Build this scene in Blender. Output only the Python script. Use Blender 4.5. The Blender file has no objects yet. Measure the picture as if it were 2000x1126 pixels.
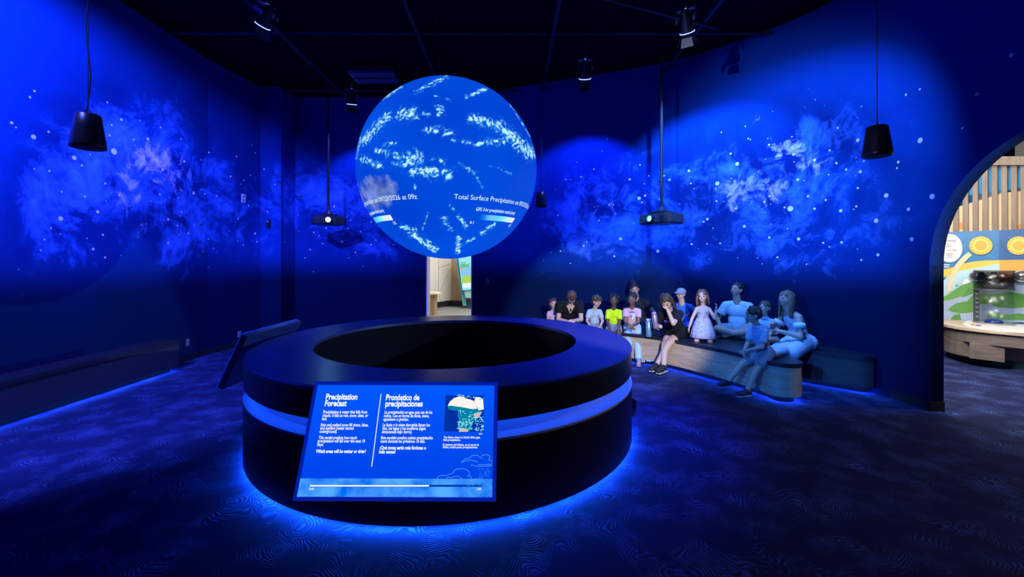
import bpy, bmesh, math, random
from mathutils import Vector, Matrix, noise
random.seed(7)
SC = bpy.context.scene
COL = SC.collection
F = 834.0; EYE = 1.6; CX, CY = 1000.0, 509.0
V = Vector
pi = math.pi

# ------------------------------------------------------------------ camera, world, lights, exposure
cam_d = bpy.data.cameras.new('camera')
cam_d.sensor_width = 36.0; cam_d.lens = 36.0 * F / 2000.0
cam_d.shift_y = -(563.0 - CY) / 2000.0
cam_d.clip_start = 0.05; cam_d.clip_end = 100
cam = bpy.data.objects.new('camera', cam_d); COL.objects.link(cam)
cam.location = (0, 0, EYE); cam.rotation_euler = (pi / 2, 0, 0)
SC.camera = cam
SC.view_settings.view_transform = 'Standard'
SC.view_settings.look = 'None'
SC.view_settings.exposure = 0.0
SC.view_settings.gamma = 1.0
SC.view_settings.use_curve_mapping = False
world = bpy.data.worlds.new('world'); SC.world = world; world.use_nodes = True
bg = world.node_tree.nodes['Background']
bg.inputs[0].default_value = (0.0, 0.02, 0.3, 1); bg.inputs[1].default_value = 0.01

def light(name, kind, loc, target, energy, color, **kw):
    d = bpy.data.lights.new(name, kind); d.energy = energy; d.color = color
    for k, v in kw.items(): setattr(d, k, v)
    o = bpy.data.objects.new(name, d); COL.objects.link(o); o.location = loc
    o.rotation_euler = (V(target) - V(loc)).to_track_quat('-Z', 'Y').to_euler()
    return o
R_ = math.radians
DEEP = (0.10, 0.14, 1.0); AZURE = (0.09, 0.30, 1.0); WHITE = (0.85, 0.9, 1.0)
# ceiling wall washers (blue gels); every one sits in front of the lens of a track spotlight built further down
def px3(px, py, Y): return V(((px - CX) / F * Y, Y, EYE - (py - CY) / F * Y))
WASH = [  # fixture position, aim, watts, colour, cone degrees, blend
    (V((-3.5, 1.9, 4.75)), V((-5.2, 4.5, 2.0)), 2700, DEEP, 92, 0.45),
    (px3(520, 32, 5.35), V((-5.2, 6.6, 1.7)), 420, DEEP, 76, 0.6),
    (px3(687, 190, 8.0), V((-3.3, 9.0, 1.8)), 240, DEEP, 90, 0.6),
    (px3(1143, 136, 6.4), V((1.3, 8.1, 1.8)), 420, (0.06, 0.1, 1.0), 92, 0.45),
    (px3(1340, 42, 5.3), V((3.25, 7.0, 2.0)), 600, AZURE, 92, 0.5),
    (V((2.35, 3.7, 4.8)), V((3.85, 6.2, 2.4)), 620, AZURE, 78, 0.6),
]
for fp, aim, e_, c_, sz_, bl_ in WASH:
    light('wash_light', 'SPOT', fp + (aim - fp).normalized() * 0.215, aim, e_, c_, spot_size=R_(sz_), spot_blend=bl_, shadow_soft_size=0.03)
# the sphere projectors' spill
light('projector_spill_front', 'SPOT', (1.2, -0.7, 2.95), (1.5, 6.85, 0.62), 2400, WHITE, spot_size=R_(23), spot_blend=0.35, shadow_soft_size=0.03)
light('projector_spill_mural', 'SPOT', (-4.0, -1.3, 2.95), (3.7, 6.2, 3.0), 1900, (0.42, 0.45, 0.9), spot_size=R_(23), spot_blend=0.6, shadow_soft_size=0.03)
light('projector_spill_bench_end', 'SPOT', (-3.4, -1.2, 2.9), (3.5, 5.4, 0.9), 2200, (0.02, 0.2, 1.0), spot_size=R_(17), spot_blend=0.5, shadow_soft_size=0.03)
light('ring_top_light', 'SPOT', (2.6, 6.0, 4.75), (0.75, 4.7, 0.84), 2600, (0.015, 0.05, 1.0), spot_size=R_(46), spot_blend=1.0, shadow_soft_size=0.05)  # added spot without a fixture, brightens the right of the ring top
# rooms beyond the openings
light('exhibit_room_lamp', 'AREA', (5.6, 5.1, 3.7), (8.0, 7.2, 1.6), 115, (1.0, 0.93, 0.82), size=1.6)
light('exhibit_room_lamp', 'AREA', (8.3, 3.5, 4.3), (7.0, 6.0, 0.0), 90, (1.0, 0.95, 0.9), size=1.2)
light('exhibit_room_lamp', 'AREA', (5.0, 5.7, 2.7), (7.5, 6.3, .2), 100, (1.0, 0.95, 0.9), size=1.0)  # added low fill that brightens the front of the exhibit table
light('exhibit_low_lamp', 'SPOT', (8.6, 3.45, 2.6), (-5.2, 6.0, 0.9), 2600, (0.35, 0.6, 1.0), spot_size=R_(22), spot_blend=0.4, shadow_soft_size=0.05)
light('far_room_lamp', 'AREA', (-0.7, 12.0, 3.2), (-1.7, 12.8, 0.0), 170, (1.0, 0.95, 0.88), size=1.6)

# ------------------------------------------------------------------ helpers
def tag(o, label=None, cat=None, group=None, kind=None):
    for k, v in (('label', label), ('category', cat), ('group', group), ('kind', kind)):
        if v: o[k] = v
    return o

def thing(name, loc, label, cat, group=None):
    o = bpy.data.objects.new(name, None); COL.objects.link(o); o.location = loc
    o.empty_display_size = 0.1
    return tag(o, label, cat, group)

def rootloc(p):
    l = V((0, 0, 0))
    while p is not None:
        l += p.location; p = p.parent
    return l

def link(name, me, mat=None, parent=None, smooth=False):
    """me is in world coordinates; the object is placed under its parent (roots are unrotated)."""
    if mat is not None:
        for m in (mat if isinstance(mat, (list, tuple)) else [mat]): me.materials.append(m)
    if parent is not None:
        me.transform(Matrix.Translation(-rootloc(parent)))
    o = bpy.data.objects.new(name, me); COL.objects.link(o)
    if smooth:
        for p in me.polygons: p.use_smooth = True
    if parent is not None: o.parent = parent
    return o

def single(name, me, mat, smooth=False):
    """a top-level one-mesh thing with its origin at its base"""
    xs = [v.co for v in me.vertices]
    c = V(((min(v.x for v in xs) + max(v.x for v in xs)) / 2, (min(v.y for v in xs) + max(v.y for v in xs)) / 2, min(v.z for v in xs)))
    me.transform(Matrix.Translation(-c))
    o = link(name, me, mat, None, smooth); o.location = c
    return o

def pydata(verts, faces, name='mesh'):
    me = bpy.data.meshes.new(name); me.from_pydata([tuple(v) for v in verts], [], faces); me.update(); return me

class MB:
    """collects shapes in world coordinates"""
    def __init__(s): s.v = []; s.f = []; s.mi = []
    def add(s, vs, fs, mi=0):
        n = len(s.v); s.v += [V(v) for v in vs]; s.f += [tuple(i + n for i in f) for f in fs]; s.mi += [mi] * len(fs); return s
    def box(s, c, size, ax=None, mi=0, bev=0.0):
        c = V(c); ax = ax or (V((1, 0, 0)), V((0, 1, 0)), V((0, 0, 1)))
        h = [x / 2 for x in size]
        if bev > 0 and min(h) > bev * 1.05:
            bm = bmesh.new(); bmesh.ops.create_cube(bm, size=2)
            for v in bm.verts: v.co = V((v.co.x * h[0], v.co.y * h[1], v.co.z * h[2]))
            bmesh.ops.bevel(bm, geom=bm.edges[:], offset=bev, segments=2, affect='EDGES')
            bm.verts.index_update()
            vs = [c + ax[0] * v.co.x + ax[1] * v.co.y + ax[2] * v.co.z for v in bm.verts]
            fs = [tuple(v.index for v in f.verts) for f in bm.faces]; bm.free()
            return s.add(vs, fs, mi)
        vs = [c + ax[0] * (h[0] * i) + ax[1] * (h[1] * j) + ax[2] * (h[2] * k) for i in (-1, 1) for j in (-1, 1) for k in (-1, 1)]
        return s.add(vs, [(0, 1, 3, 2), (4, 6, 7, 5), (0, 4, 5, 1), (2, 3, 7, 6), (0, 2, 6, 4), (1, 5, 7, 3)], mi)
    def lathe(s, prof, c=(0, 0, 0), n=48, axis=None, mi=0, closed=False):
        """prof: list of (r, h) revolved about axis through c"""
        c = V(c); ax = V(axis or (0, 0, 1)).normalized()
        t = ax.orthogonal().normalized(); b = ax.cross(t)
        vs = []
        for r, h in prof:
            for i in range(n):
                a = 2 * pi * i / n
                vs.append(c + ax * h + (t * math.cos(a) + b * math.sin(a)) * max(r, 1e-5))
        m = len(prof); fs = []
        for j in range(m - 1 + (1 if closed else 0)):
            for i in range(n):
                j2 = (j + 1) % m; i2 = (i + 1) % n
                fs.append((j * n + i, j * n + i2, j2 * n + i2, j2 * n + i))
        return s.add(vs, fs, mi)
    def tube(s, pts, r, n=8, mi=0, cap=True):
        pts = [V(p) for p in pts]; rs = r if isinstance(r, (list, tuple)) else [r] * len(pts)
        vs = []; prev = None
        for i, p in enumerate(pts):
            d = (pts[min(i + 1, len(pts) - 1)] - pts[max(i - 1, 0)]).normalized()
            t = d.orthogonal().normalized() if prev is None else (prev - d * prev.dot(d)).normalized()
            prev = t; b = d.cross(t)
            for k in range(n):
                a = 2 * pi * k / n; vs.append(p + (t * math.cos(a) + b * math.sin(a)) * rs[i])
        fs = [(i * n + k, i * n + (k + 1) % n, (i + 1) * n + (k + 1) % n, (i + 1) * n + k) for i in range(len(pts) - 1) for k in range(n)]
        if cap: fs += [tuple(range(n))[::-1], tuple((len(pts) - 1) * n + k for k in range(n))]
        return s.add(vs, fs, mi)
    def ell(s, c, rad, ax=None, nu=16, nv=10, mi=0):
        c = V(c); ax = ax or (V((1, 0, 0)), V((0, 1, 0)), V((0, 0, 1)))
        vs = [c + ax[2] * rad[2]]
        for j in range(1, nv):
            th = pi * j / nv
            for i in range(nu):
                a = 2 * pi * i / nu
                vs.append(c + ax[0] * (rad[0] * math.sin(th) * math.cos(a)) + ax[1] * (rad[1] * math.sin(th) * math.sin(a)) + ax[2] * (rad[2] * math.cos(th)))
        vs.append(c - ax[2] * rad[2]); L = len(vs) - 1
        fs = [(0, 1 + i, 1 + (i + 1) % nu) for i in range(nu)]
        for j in range(nv - 2):
            for i in range(nu):
                a = 1 + j * nu + i; b = 1 + j * nu + (i + 1) % nu
                fs.append((a, a + nu, b + nu, b))
        fs += [(L, L - nu + (i + 1) % nu, L - nu + i) for i in range(nu)]
        return s.add(vs, fs, mi)
    def cap(s, a, b, ra, rb, n=12, flat=(False, False), mi=0):
        """tapered capsule a->b (flat ends where asked)"""
        a = V(a); b = V(b); d = (b - a)
        if d.length < 1e-5: return s.ell(a, (ra, ra, ra), nu=n, nv=8, mi=mi)
        d.normalize(); pr = []
        L = (b - a).length
        if flat[0]: pr.append((0, 0)); pr.append((ra, 0))
        else: pr += [(ra * math.sin(t), -ra * math.cos(t)) for t in (0.0, 0.4, 0.8, 1.2, pi / 2)]
        if flat[1]: pr.append((rb, L)); pr.append((0, L))
        else: pr += [(rb * math.cos(t), L + rb * math.sin(t)) for t in (0, 0.4, 0.8, 1.2, pi / 2)]
        return s.lathe(pr, a, n, d, mi)
    def prism(s, poly, z0, z1, mi=0):
        """plan polygon (x,y) extruded z0..z1"""
        n = len(poly)
        vs = [(p[0], p[1], z0) for p in poly] + [(p[0], p[1], z1) for p in poly]
        fs = [tuple(range(n))[::-1], tuple(range(n, 2 * n))] + [(i, (i + 1) % n, n + (i + 1) % n, n + i) for i in range(n)]
        return s.add(vs, fs, mi)
    def mesh(s, fix=True):
        me = pydata(s.v, s.f)
        if any(s.mi):
            for p, m in zip(me.polygons, s.mi): p.material_index = m
        if fix:
            bm = bmesh.new(); bm.from_mesh(me); bmesh.ops.recalc_face_normals(bm, faces=bm.faces[:]); bm.to_mesh(me); bm.free()
        return me
    def part(s, name, mat, parent=None, smooth=False): return link(name, s.mesh(), mat, parent, smooth)
    def solo(s, name, mat, smooth=False): return single(name, s.mesh(), mat, smooth)

def ray(px, py): return V(((px - CX) / F, 1.0, -(py - CY) / F))
def P(px, py, Y): return V((0, 0, EYE)) + ray(px, py) * Y
def PZ(px, py, Z): return P(px, py, (Z - EYE) * F / (CY - py))
def proj(p): return CX + F * p[0] / p[1], CY - F * (p[2] - EYE) / p[1]
def hit_plane(px, py, o, n):
    d = ray(px, py); e = V((0, 0, EYE)); return e + d * ((V(o) - e).dot(V(n)) / d.dot(V(n)))

# ------------------------------------------------------------------ materials
MATS = {}
def mat(name, col=(0.5, 0.5, 0.5), rough=0.5, metal=0.0, emit=None, es=1.0, bump=0.0, bscale=40.0, var=0.0, trans=0.0, spec=0.5, coat=0.0, alpha=1.0):
    if name in MATS: return MATS[name]
    m = bpy.data.materials.new(name); m.use_nodes = True; nt = m.node_tree; N = nt.nodes; b = N['Principled BSDF']
    b.inputs['Base Color'].default_value = (*col, 1); b.inputs['Roughness'].default_value = rough; b.inputs['Metallic'].default_value = metal
    b.inputs['Specular IOR Level'].default_value = spec; b.inputs['Coat Weight'].default_value = coat
    b.inputs['Transmission Weight'].default_value = trans; b.inputs['Alpha'].default_value = alpha
    if emit:
        b.inputs['Emission Color'].default_value = (*emit, 1); b.inputs['Emission Strength'].default_value = es
    if bump or var:
        tc = N.new('ShaderNodeTexCoord'); nz = N.new('ShaderNodeTexNoise'); nz.inputs['Scale'].default_value = bscale; nz.inputs['Detail'].default_value = 4
        nt.links.new(tc.outputs['Object'], nz.inputs['Vector'])
        if bump:
            bp = N.new('ShaderNodeBump'); bp.inputs['Strength'].default_value = bump; bp.inputs['Distance'].default_value = 0.01
            nt.links.new(nz.outputs['Fac'], bp.inputs['Height']); nt.links.new(bp.outputs['Normal'], b.inputs['Normal'])
        if var:
            mx = N.new('ShaderNodeMix'); mx.data_type = 'RGBA'
            mx.inputs[6].default_value = (*[c * (1 - var) for c in col], 1); mx.inputs[7].default_value = (*[min(1, c * (1 + var)) for c in col], 1)
            nt.links.new(nz.outputs['Fac'], mx.inputs[0]); nt.links.new(mx.outputs[2], b.inputs['Base Color'])
    MATS[name] = m
    return m

def emis(name, col, s=1.0):
    if name in MATS: return MATS[name]
    m = bpy.data.materials.new(name); m.use_nodes = True; nt = m.node_tree; nt.nodes.clear()
    e = nt.nodes.new('ShaderNodeEmission'); o = nt.nodes.new('ShaderNodeOutputMaterial'); e.inputs[0].default_value = (*col, 1); e.inputs[1].default_value = s
    nt.links.new(e.outputs[0], o.inputs[0]); MATS[name] = m; return m

def wood(name, c1, c2, scale=3.0, rough=0.45, axis='X'):
    if name in MATS: return MATS[name]
    m = bpy.data.materials.new(name); m.use_nodes = True; nt = m.node_tree; N = nt.nodes; L = nt.links; b = N['Principled BSDF']
    tc = N.new('ShaderNodeTexCoord'); mp = N.new('ShaderNodeMapping')
    mp.inputs['Scale'].default_value = (1.2, 1.2, 9) if axis == 'X' else (9, 9, 0.9)
    nz = N.new('ShaderNodeTexNoise'); nz.inputs['Scale'].default_value = scale; nz.inputs['Detail'].default_value = 6; nz.inputs['Distortion'].default_value = 0.6
    cr = N.new('ShaderNodeValToRGB'); cr.color_ramp.elements[0].color = (*c1, 1); cr.color_ramp.elements[1].color = (*c2, 1)
    cr.color_ramp.elements[0].position = 0.35; cr.color_ramp.elements[1].position = 0.65
    L.new(tc.outputs['Object'], mp.inputs[0]); L.new(mp.outputs[0], nz.inputs['Vector']); L.new(nz.outputs['Fac'], cr.inputs[0]); L.new(cr.outputs[0], b.inputs['Base Color'])
    b.inputs['Roughness'].default_value = rough
    MATS[name] = m; return m

def math_node(N, L, op, a, b=None, clamp=False):
    n = N.new('ShaderNodeMath'); n.operation = op; n.use_clamp = clamp
    for i, x in enumerate((a, b)):
        if x is None: continue
        if hasattr(x, 'links'): L.new(x, n.inputs[i])
        else: n.inputs[i].default_value = x
    return n.outputs[0]

def mural_material():
    m = bpy.data.materials.new('galaxy_mural_print'); m.use_nodes = True; nt = m.node_tree; N = nt.nodes; L = nt.links; b = N['Principled BSDF']
    b.inputs['Roughness'].default_value = 0.8; b.inputs['Specular IOR Level'].default_value = 0.05
    at = N.new('ShaderNodeAttribute'); at.attribute_name = 'neb'
    sp = N.new('ShaderNodeSeparateColor'); L.new(at.outputs['Color'], sp.inputs[0])
    D, C, Zm = sp.outputs[0], sp.outputs[1], sp.outputs[2]
    g = N.new('ShaderNodeNewGeometry')
    def nz(scale, det, dist, rough=0.6, off=0):
        mp = N.new('ShaderNodeMapping'); mp.inputs['Location'].default_value = (off, off * 1.7, off * .3); L.new(g.outputs['Position'], mp.inputs[0])
        n = N.new('ShaderNodeTexNoise'); n.inputs['Scale'].default_value = scale; n.inputs['Detail'].default_value = det
        n.inputs['Distortion'].default_value = dist; n.inputs['Roughness'].default_value = rough; L.new(mp.outputs[0], n.inputs['Vector']); return n.outputs['Fac']
    n1 = nz(1.15, 9, 1.1, .62); n2 = nz(2.6, 10, 2.2, .66, 3.1); n3 = nz(5.5, 8, 1.0, .7, 7.7)
    # soft blue clouds
    s = math_node(N, L, 'ADD', math_node(N, L, 'MULTIPLY', n1, 0.6), math_node(N, L, 'MULTIPLY', n2, 0.4))
    thr = math_node(N, L, 'SUBTRACT', 0.65, math_node(N, L, 'MULTIPLY', D, 0.23))
    c1 = math_node(N, L, 'MULTIPLY', math_node(N, L, 'SUBTRACT', s, thr), 5.0, True)
    c1 = math_node(N, L, 'MULTIPLY', c1, math_node(N, L, 'MULTIPLY', D, 1.5, True))
    # bright filaments
    thr2 = math_node(N, L, 'SUBTRACT', 0.74, math_node(N, L, 'MULTIPLY', C, 0.29))
    s2 = math_node(N, L, 'ADD', math_node(N, L, 'MULTIPLY', n2, 0.65), math_node(N, L, 'MULTIPLY', n3, 0.35))
    c2 = math_node(N, L, 'MULTIPLY', math_node(N, L, 'SUBTRACT', s2, thr2), 6.0, True)
    def mix(f, a, bcol):
        x = N.new('ShaderNodeMix'); x.data_type = 'RGBA'
        L.new(f, x.inputs[0])
        for i, q in ((6, a), (7, bcol)):
            if isinstance(q, tuple): x.inputs[i].default_value = (*q, 1)
            else: L.new(q, x.inputs[i])
        return x.outputs[2]
    base = mix(Zm, (0.0015, 0.010, 0.05), (0.003, 0.06, 0.38))  # darker print low down, with the weaker light there put into it
    gap = math_node(N, L, 'MULTIPLY', math_node(N, L, 'MULTIPLY', D, 0.85), math_node(N, L, 'MULTIPLY', math_node(N, L, 'SUBTRACT', 0.62, n1), 4.5, True))
    base = mix(gap, base, (0.002, 0.012, 0.13))
    k = mix(c1, base, (0.07, 0.24, 0.97))
    k = mix(math_node(N, L, 'MULTIPLY', c2, 0.85), k, (0.88, 0.72, 0.98))
    # tiny stars
    vo = N.new('ShaderNodeTexVoronoi'); vo.inputs['Scale'].default_value = 8.0; L.new(g.outputs['Position'], vo.inputs['Vector'])
    sr = N.new('ShaderNodeSeparateColor'); L.new(vo.outputs['Color'], sr.inputs[0])
    rad = math_node(N, L, 'MULTIPLY', math_node(N, L, 'POWER', sr.outputs[0], 4.0), 0.11)
    st = math_node(N, L, 'MULTIPLY', math_node(N, L, 'SUBTRACT', rad, vo.outputs['Distance']), 40.0, True)
    st = math_node(N, L, 'MULTIPLY', st, math_node(N, L, 'MULTIPLY', math_node(N, L, 'SUBTRACT', D, 0.12), 3.0, True))
    k = mix(math_node(N, L, 'MULTIPLY', st, 0.8), k, (0.8, 0.85, 1.0))
    L.new(k, b.inputs['Base Color'])
    return m

def carpet_material():
    m = bpy.data.materials.new('arc_pattern_carpet'); m.use_nodes = True; nt = m.node_tree; N = nt.nodes; L = nt.links; b = N['Principled BSDF']
    b.inputs['Roughness'].default_value = 0.9; b.inputs['Specular IOR Level'].default_value = 0.15
    g = N.new('ShaderNodeNewGeometry')
    nzd = N.new('ShaderNodeTexNoise'); nzd.inputs['Scale'].default_value = 2.2; nzd.inputs['Detail'].default_value = 3; L.new(g.outputs['Position'], nzd.inputs['Vector'])
    vm = N.new('ShaderNodeVectorMath'); vm.operation = 'SCALE'; vm.inputs[3].default_value = 0.35; L.new(nzd.outputs['Color'], vm.inputs[0])
    va = N.new('ShaderNodeVectorMath'); va.operation = 'ADD'; L.new(g.outputs['Position'], va.inputs[0]); L.new(vm.outputs[0], va.inputs[1])
    vo = N.new('ShaderNodeTexVoronoi'); vo.inputs['Scale'].default_value = 2.6; L.new(va.outputs[0], vo.inputs['Vector'])
    w = math_node(N, L, 'SINE', math_node(N, L, 'MULTIPLY', vo.outputs['Distance'], 150.0))
    w = math_node(N, L, 'MULTIPLY', math_node(N, L, 'ADD', w, 1.0), 0.5)
    nf = N.new('ShaderNodeTexNoise'); nf.inputs['Scale'].default_value = 26; nf.inputs['Detail'].default_value = 5; L.new(g.outputs['Position'], nf.inputs['Vector'])
    nb = N.new('ShaderNodeTexNoise'); nb.inputs['Scale'].default_value = 3.4; nb.inputs['Detail'].default_value = 4; L.new(g.outputs['Position'], nb.inputs['Vector'])
    mask = math_node(N, L, 'MULTIPLY', math_node(N, L, 'SUBTRACT', nb.outputs['Fac'], 0.42), 3.5, True)
    h = math_node(N, L, 'MULTIPLY', w, math_node(N, L, 'MULTIPLY', nf.outputs['Fac'], mask))
    cr = N.new('ShaderNodeValToRGB'); cr.color_ramp.elements[0].color = (0.011, 0.017, 0.075, 1); cr.color_ramp.elements[1].color = (0.09, 0.145, 0.42, 1)
    cr.color_ramp.elements[0].position = 0.05; cr.color_ramp.elements[1].position = 0.6
    L.new(h, cr.inputs[0]); L.new(cr.outputs[0], b.inputs['Base Color'])
    bp = N.new('ShaderNodeBump'); bp.inputs['Strength'].default_value = 0.5; bp.inputs['Distance'].default_value = 0.012
    L.new(h, bp.inputs['Height']); L.new(bp.outputs[0], b.inputs['Normal'])
    return m

M_MURAL = mural_material(); M_CARPET = carpet_material()
M_BLACK = mat('black_laminate', (0.012, 0.013, 0.02), 0.34, bump=0.02, bscale=60)
M_TOP = mat('satin_black_worktop', (0.035, 0.037, 0.13), 0.3, spec=0.7)
M_PIT = mat('matte_black_pit', (0.004, 0.004, 0.006), 0.8, spec=0.1)
M_CEIL = mat('black_ceiling_paint', (0.008, 0.008, 0.012), 0.9, spec=0.1)
M_METAL = mat('black_painted_metal', (0.03, 0.03, 0.04), 0.4, bump=0.02)
M_PLASTIC = mat('black_plastic', (0.02, 0.02, 0.025), 0.35)
M_LED = emis('blue_led_strip', (0.02, 0.12, 1.0), 60.0)
M_WHITEPRINT = emis('white_screen_print', (0.9, 0.95, 1.0), 1.0)

# ------------------------------------------------------------------ nebula masks (print artwork, placed where the mural shows it)
NEB = [(250, 330, 190, 140, 1), (110, 380, 120, 150, .75), (340, 420, 110, 110, .8), (460, 400, 80, 110, .7), (190, 220, 90, 70, .55), (60, 480, 90, 60, .5), (240, 500, 150, 50, .5),
       (1480, 350, 170, 90, 1), (1600, 260, 120, 60, .8), (1350, 420, 110, 90, .7), (1500, 470, 220, 70, .75), (1680, 420, 120, 110, .5), (1700, 310, 130, 80, .45), (1800, 220, 120, 60, .3), (1960, 120, 90, 70, .2),
       (660, 400, 110, 85, .85), (730, 480, 80, 45, .75), (560, 360, 60, 70, .6), (1170, 400, 120, 90, .9), (1130, 470, 90, 55, .7), (1250, 340, 80, 60, .6), (1240, 470, 90, 50, .6), (900, 400, 120, 90, .5)]
CORE = [(295, 305, 60, 40, 1), (245, 385, 45, 60, .95), (335, 350, 65, 55, .85), (150, 230, 50, 50, .5), (120, 400, 50, 50, .45), (270, 440, 60, 40, .6), (380, 440, 40, 40, .5), (1470, 365, 85, 30, 1), (1540, 295, 60, 45, .95), (1500, 400, 28, 50, .9), (1435, 385, 35, 40, .9),
        (1590, 320, 50, 40, .7), (1470, 255, 40, 30, .6), (1660, 270, 40, 30, .5), (1180, 400, 60, 60, .6), (1110, 420, 40, 40, .5), (650, 380, 60, 50, .45), (1570, 480, 60, 40, .5), (1360, 440, 60, 50, .4)]
def gsum(lst, x, y):
    s = 0.0
    for cx, cy, rx, ry, a in lst:
        q = ((x - cx) / rx) ** 2 + ((y - cy) / ry) ** 2
        if q < 6: s = max(s, a * math.exp(-q * 0.75)) + 0.25 * min(s, a * math.exp(-q * 0.75))
    return min(1.0, s)
def sstep(a, b, x):
    t = min(1, max(0, (x - a) / (b - a))); return t * t * (3 - 2 * t)

WALL_PTS = []  # (polyline) for star placement
ZTOP = 5.05
def wall(name, poly, zb=None, thick=0.15, label=None, res=0.08, ztop=ZTOP, mural=True, material=None):
    """plan polyline poly seen from the room on its LEFT-hand normal side; zb(s_point)->bottom height"""
    pts = [V((a[0], a[1])) for a in poly]; out = []
    for a, b in zip(pts[:-1], pts[1:]):
        n = max(1, int((b - a).length / res))
        out += [a + (b - a) * (i / n) for i in range(n)]
    out.append(pts[-1])
    rows = int(ztop / 0.085)
    mb = MB(); vs = []; cols = []
    nrm = []
    for i, p in enumerate(out):
        d = (out[min(i + 1, len(out) - 1)] - out[max(i - 1, 0)]).normalized(); nrm.append(V((d.y, -d.x)))
    for i, p in enumerate(out):
        b0 = zb(p) if zb else 0.0
        for j in range(rows + 1):
            z = b0 + (ztop - b0) * j / rows
            vs.append((p.x, p.y, z))
            if p.y > 0.5 and mural:
                px, py = proj((p.x, p.y, z)); d = gsum(NEB, px, py); c = gsum(CORE, px, py)
            else:
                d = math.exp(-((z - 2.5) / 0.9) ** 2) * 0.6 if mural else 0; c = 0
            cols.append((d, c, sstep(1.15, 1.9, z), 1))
    H = rows + 1; n0 = len(vs)
    fs = [(i * H + j, (i + 1) * H + j, (i + 1) * H + j + 1, i * H + j + 1) for i in range(len(out) - 1) for j in range(rows)]
    # back shell
    for p, nn in zip(out, nrm):
        q = p - nn * thick
        vs += [(q.x, q.y, zb(p) if zb else 0.0), (q.x, q.y, ztop)]; cols += [(0, 0, 0, 1)] * 2
    K = len(out)
    for i in range(K - 1):
        a = n0 + 2 * i; fs.append((a, a + 1, a + 3, a + 2))
        fs.append((i * H, n0 + 2 * i, n0 + 2 * i + 2, (i + 1) * H)); fs.append((i * H + rows, (i + 1) * H + rows, n0 + 2 * i + 3, n0 + 2 * i + 1))
    for i in (0, K - 1): fs.append((i * H, i * H + rows, n0 + 2 * i + 1, n0 + 2 * i))
    me = pydata(vs, fs)
    ca = me.color_attributes.new('neb', 'FLOAT_COLOR', 'POINT')
    flat = [x for c in cols for x in c]; ca.data.foreach_set('color', flat)
    bm = bmesh.new(); bm.from_mesh(me); bmesh.ops.recalc_face_normals(bm, faces=bm.faces[:]); bm.to_mesh(me); bm.free()
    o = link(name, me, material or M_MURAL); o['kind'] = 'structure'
    if label: o['label'] = label
    WALL_PTS.append((o, out))
    return o

def arc_pts(ctrl, n=10):
    """Catmull-Rom through control points"""
    c = [V(p) for p in ctrl]; c = [c[0] * 2 - c[1]] + c + [c[-1] * 2 - c[-2]]; out = []
    for i in range(1, len(c) - 2):
        for k in range(n):
            t = k / n
            out.append(0.5 * ((2 * c[i]) + (c[i + 1] - c[i - 1]) * t + (2 * c[i - 1] - 5 * c[i] + 4 * c[i + 1] - c[i + 2]) * t * t + (3 * c[i] - c[i - 1] - 3 * c[i + 1] + c[i + 2]) * t ** 3))
    out.append(c[-2]); return out

DOOR_X0, DOOR_X1 = -1.81, -0.83
RIGHT_CURVE = arc_pts([(-0.83, 8.85), (0.2, 8.45), (1.2, 8.05), (2.1, 7.7), (2.9, 7.28), (3.5, 6.75), (4.0, 6.15), (4.3, 5.6), (4.45, 4.95)], 8)
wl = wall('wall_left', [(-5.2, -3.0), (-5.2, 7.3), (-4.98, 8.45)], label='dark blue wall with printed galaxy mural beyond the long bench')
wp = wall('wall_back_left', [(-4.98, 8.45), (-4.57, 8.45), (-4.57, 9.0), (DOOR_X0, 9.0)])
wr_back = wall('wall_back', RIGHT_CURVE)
AC, AR, AZ = 3.30, 1.25, 1.55   # arch centre y, radius, spring height
def arch_zb(p):
    d = abs(p.y - AC)
    return 0.0 if d >= AR - 1e-4 else AZ + math.sqrt(AR * AR - d * d)
ys = [4.95] + [AC + AR * math.cos(pi * k / 32) for k in range(33)] + [-3.0]
ys[1] = AC + AR
def right_wall():
    # far pier, arch band, near pier are one wall mesh each side of the opening
    a = wall('wall_right', [(4.45, 4.95), (4.45, AC + AR)])
    b = wall('wall_right', [(4.45, AC + AR * math.cos(pi * k / 40)) for k in range(41)], zb=arch_zb_band, res=0.3)
    c = wall('wall_right', [(4.45, AC - AR), (4.45, -3.0)])
def arch_zb_band(p):
    d = min(1.0, abs(p.y - AC) / AR); return AZ + AR * math.sqrt(max(0, 1 - d * d))
right_wall()
# piers beside the arch need nothing below the spring line (opening); door head over the far doorway
wall('wall_back_head', [(DOOR_X0, 9.0), (DOOR_X1, 8.85)], zb=lambda p: 2.2)
# rear wall behind the camera, floors, ceilings
tag(MB().box((-0.35, -3.08, 2.5), (9.9, 0.15, 5.1)).part('wall_front', mat('navy_wall_paint', (0.012, 0.02, 0.09), 0.8)), kind='structure')
fl = MB().box((2.0, 7.0, -0.05), (18.0, 20.4, 0.1)).part('floor', M_CARPET); fl['kind'] = 'structure'; fl['label'] = 'dark carpet with raised arc pattern'
tag(MB().box((2.0, 7.0, ZTOP + 0.06), (18.0, 20.4, 0.1)).part('ceiling', M_CEIL), kind='structure')

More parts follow.
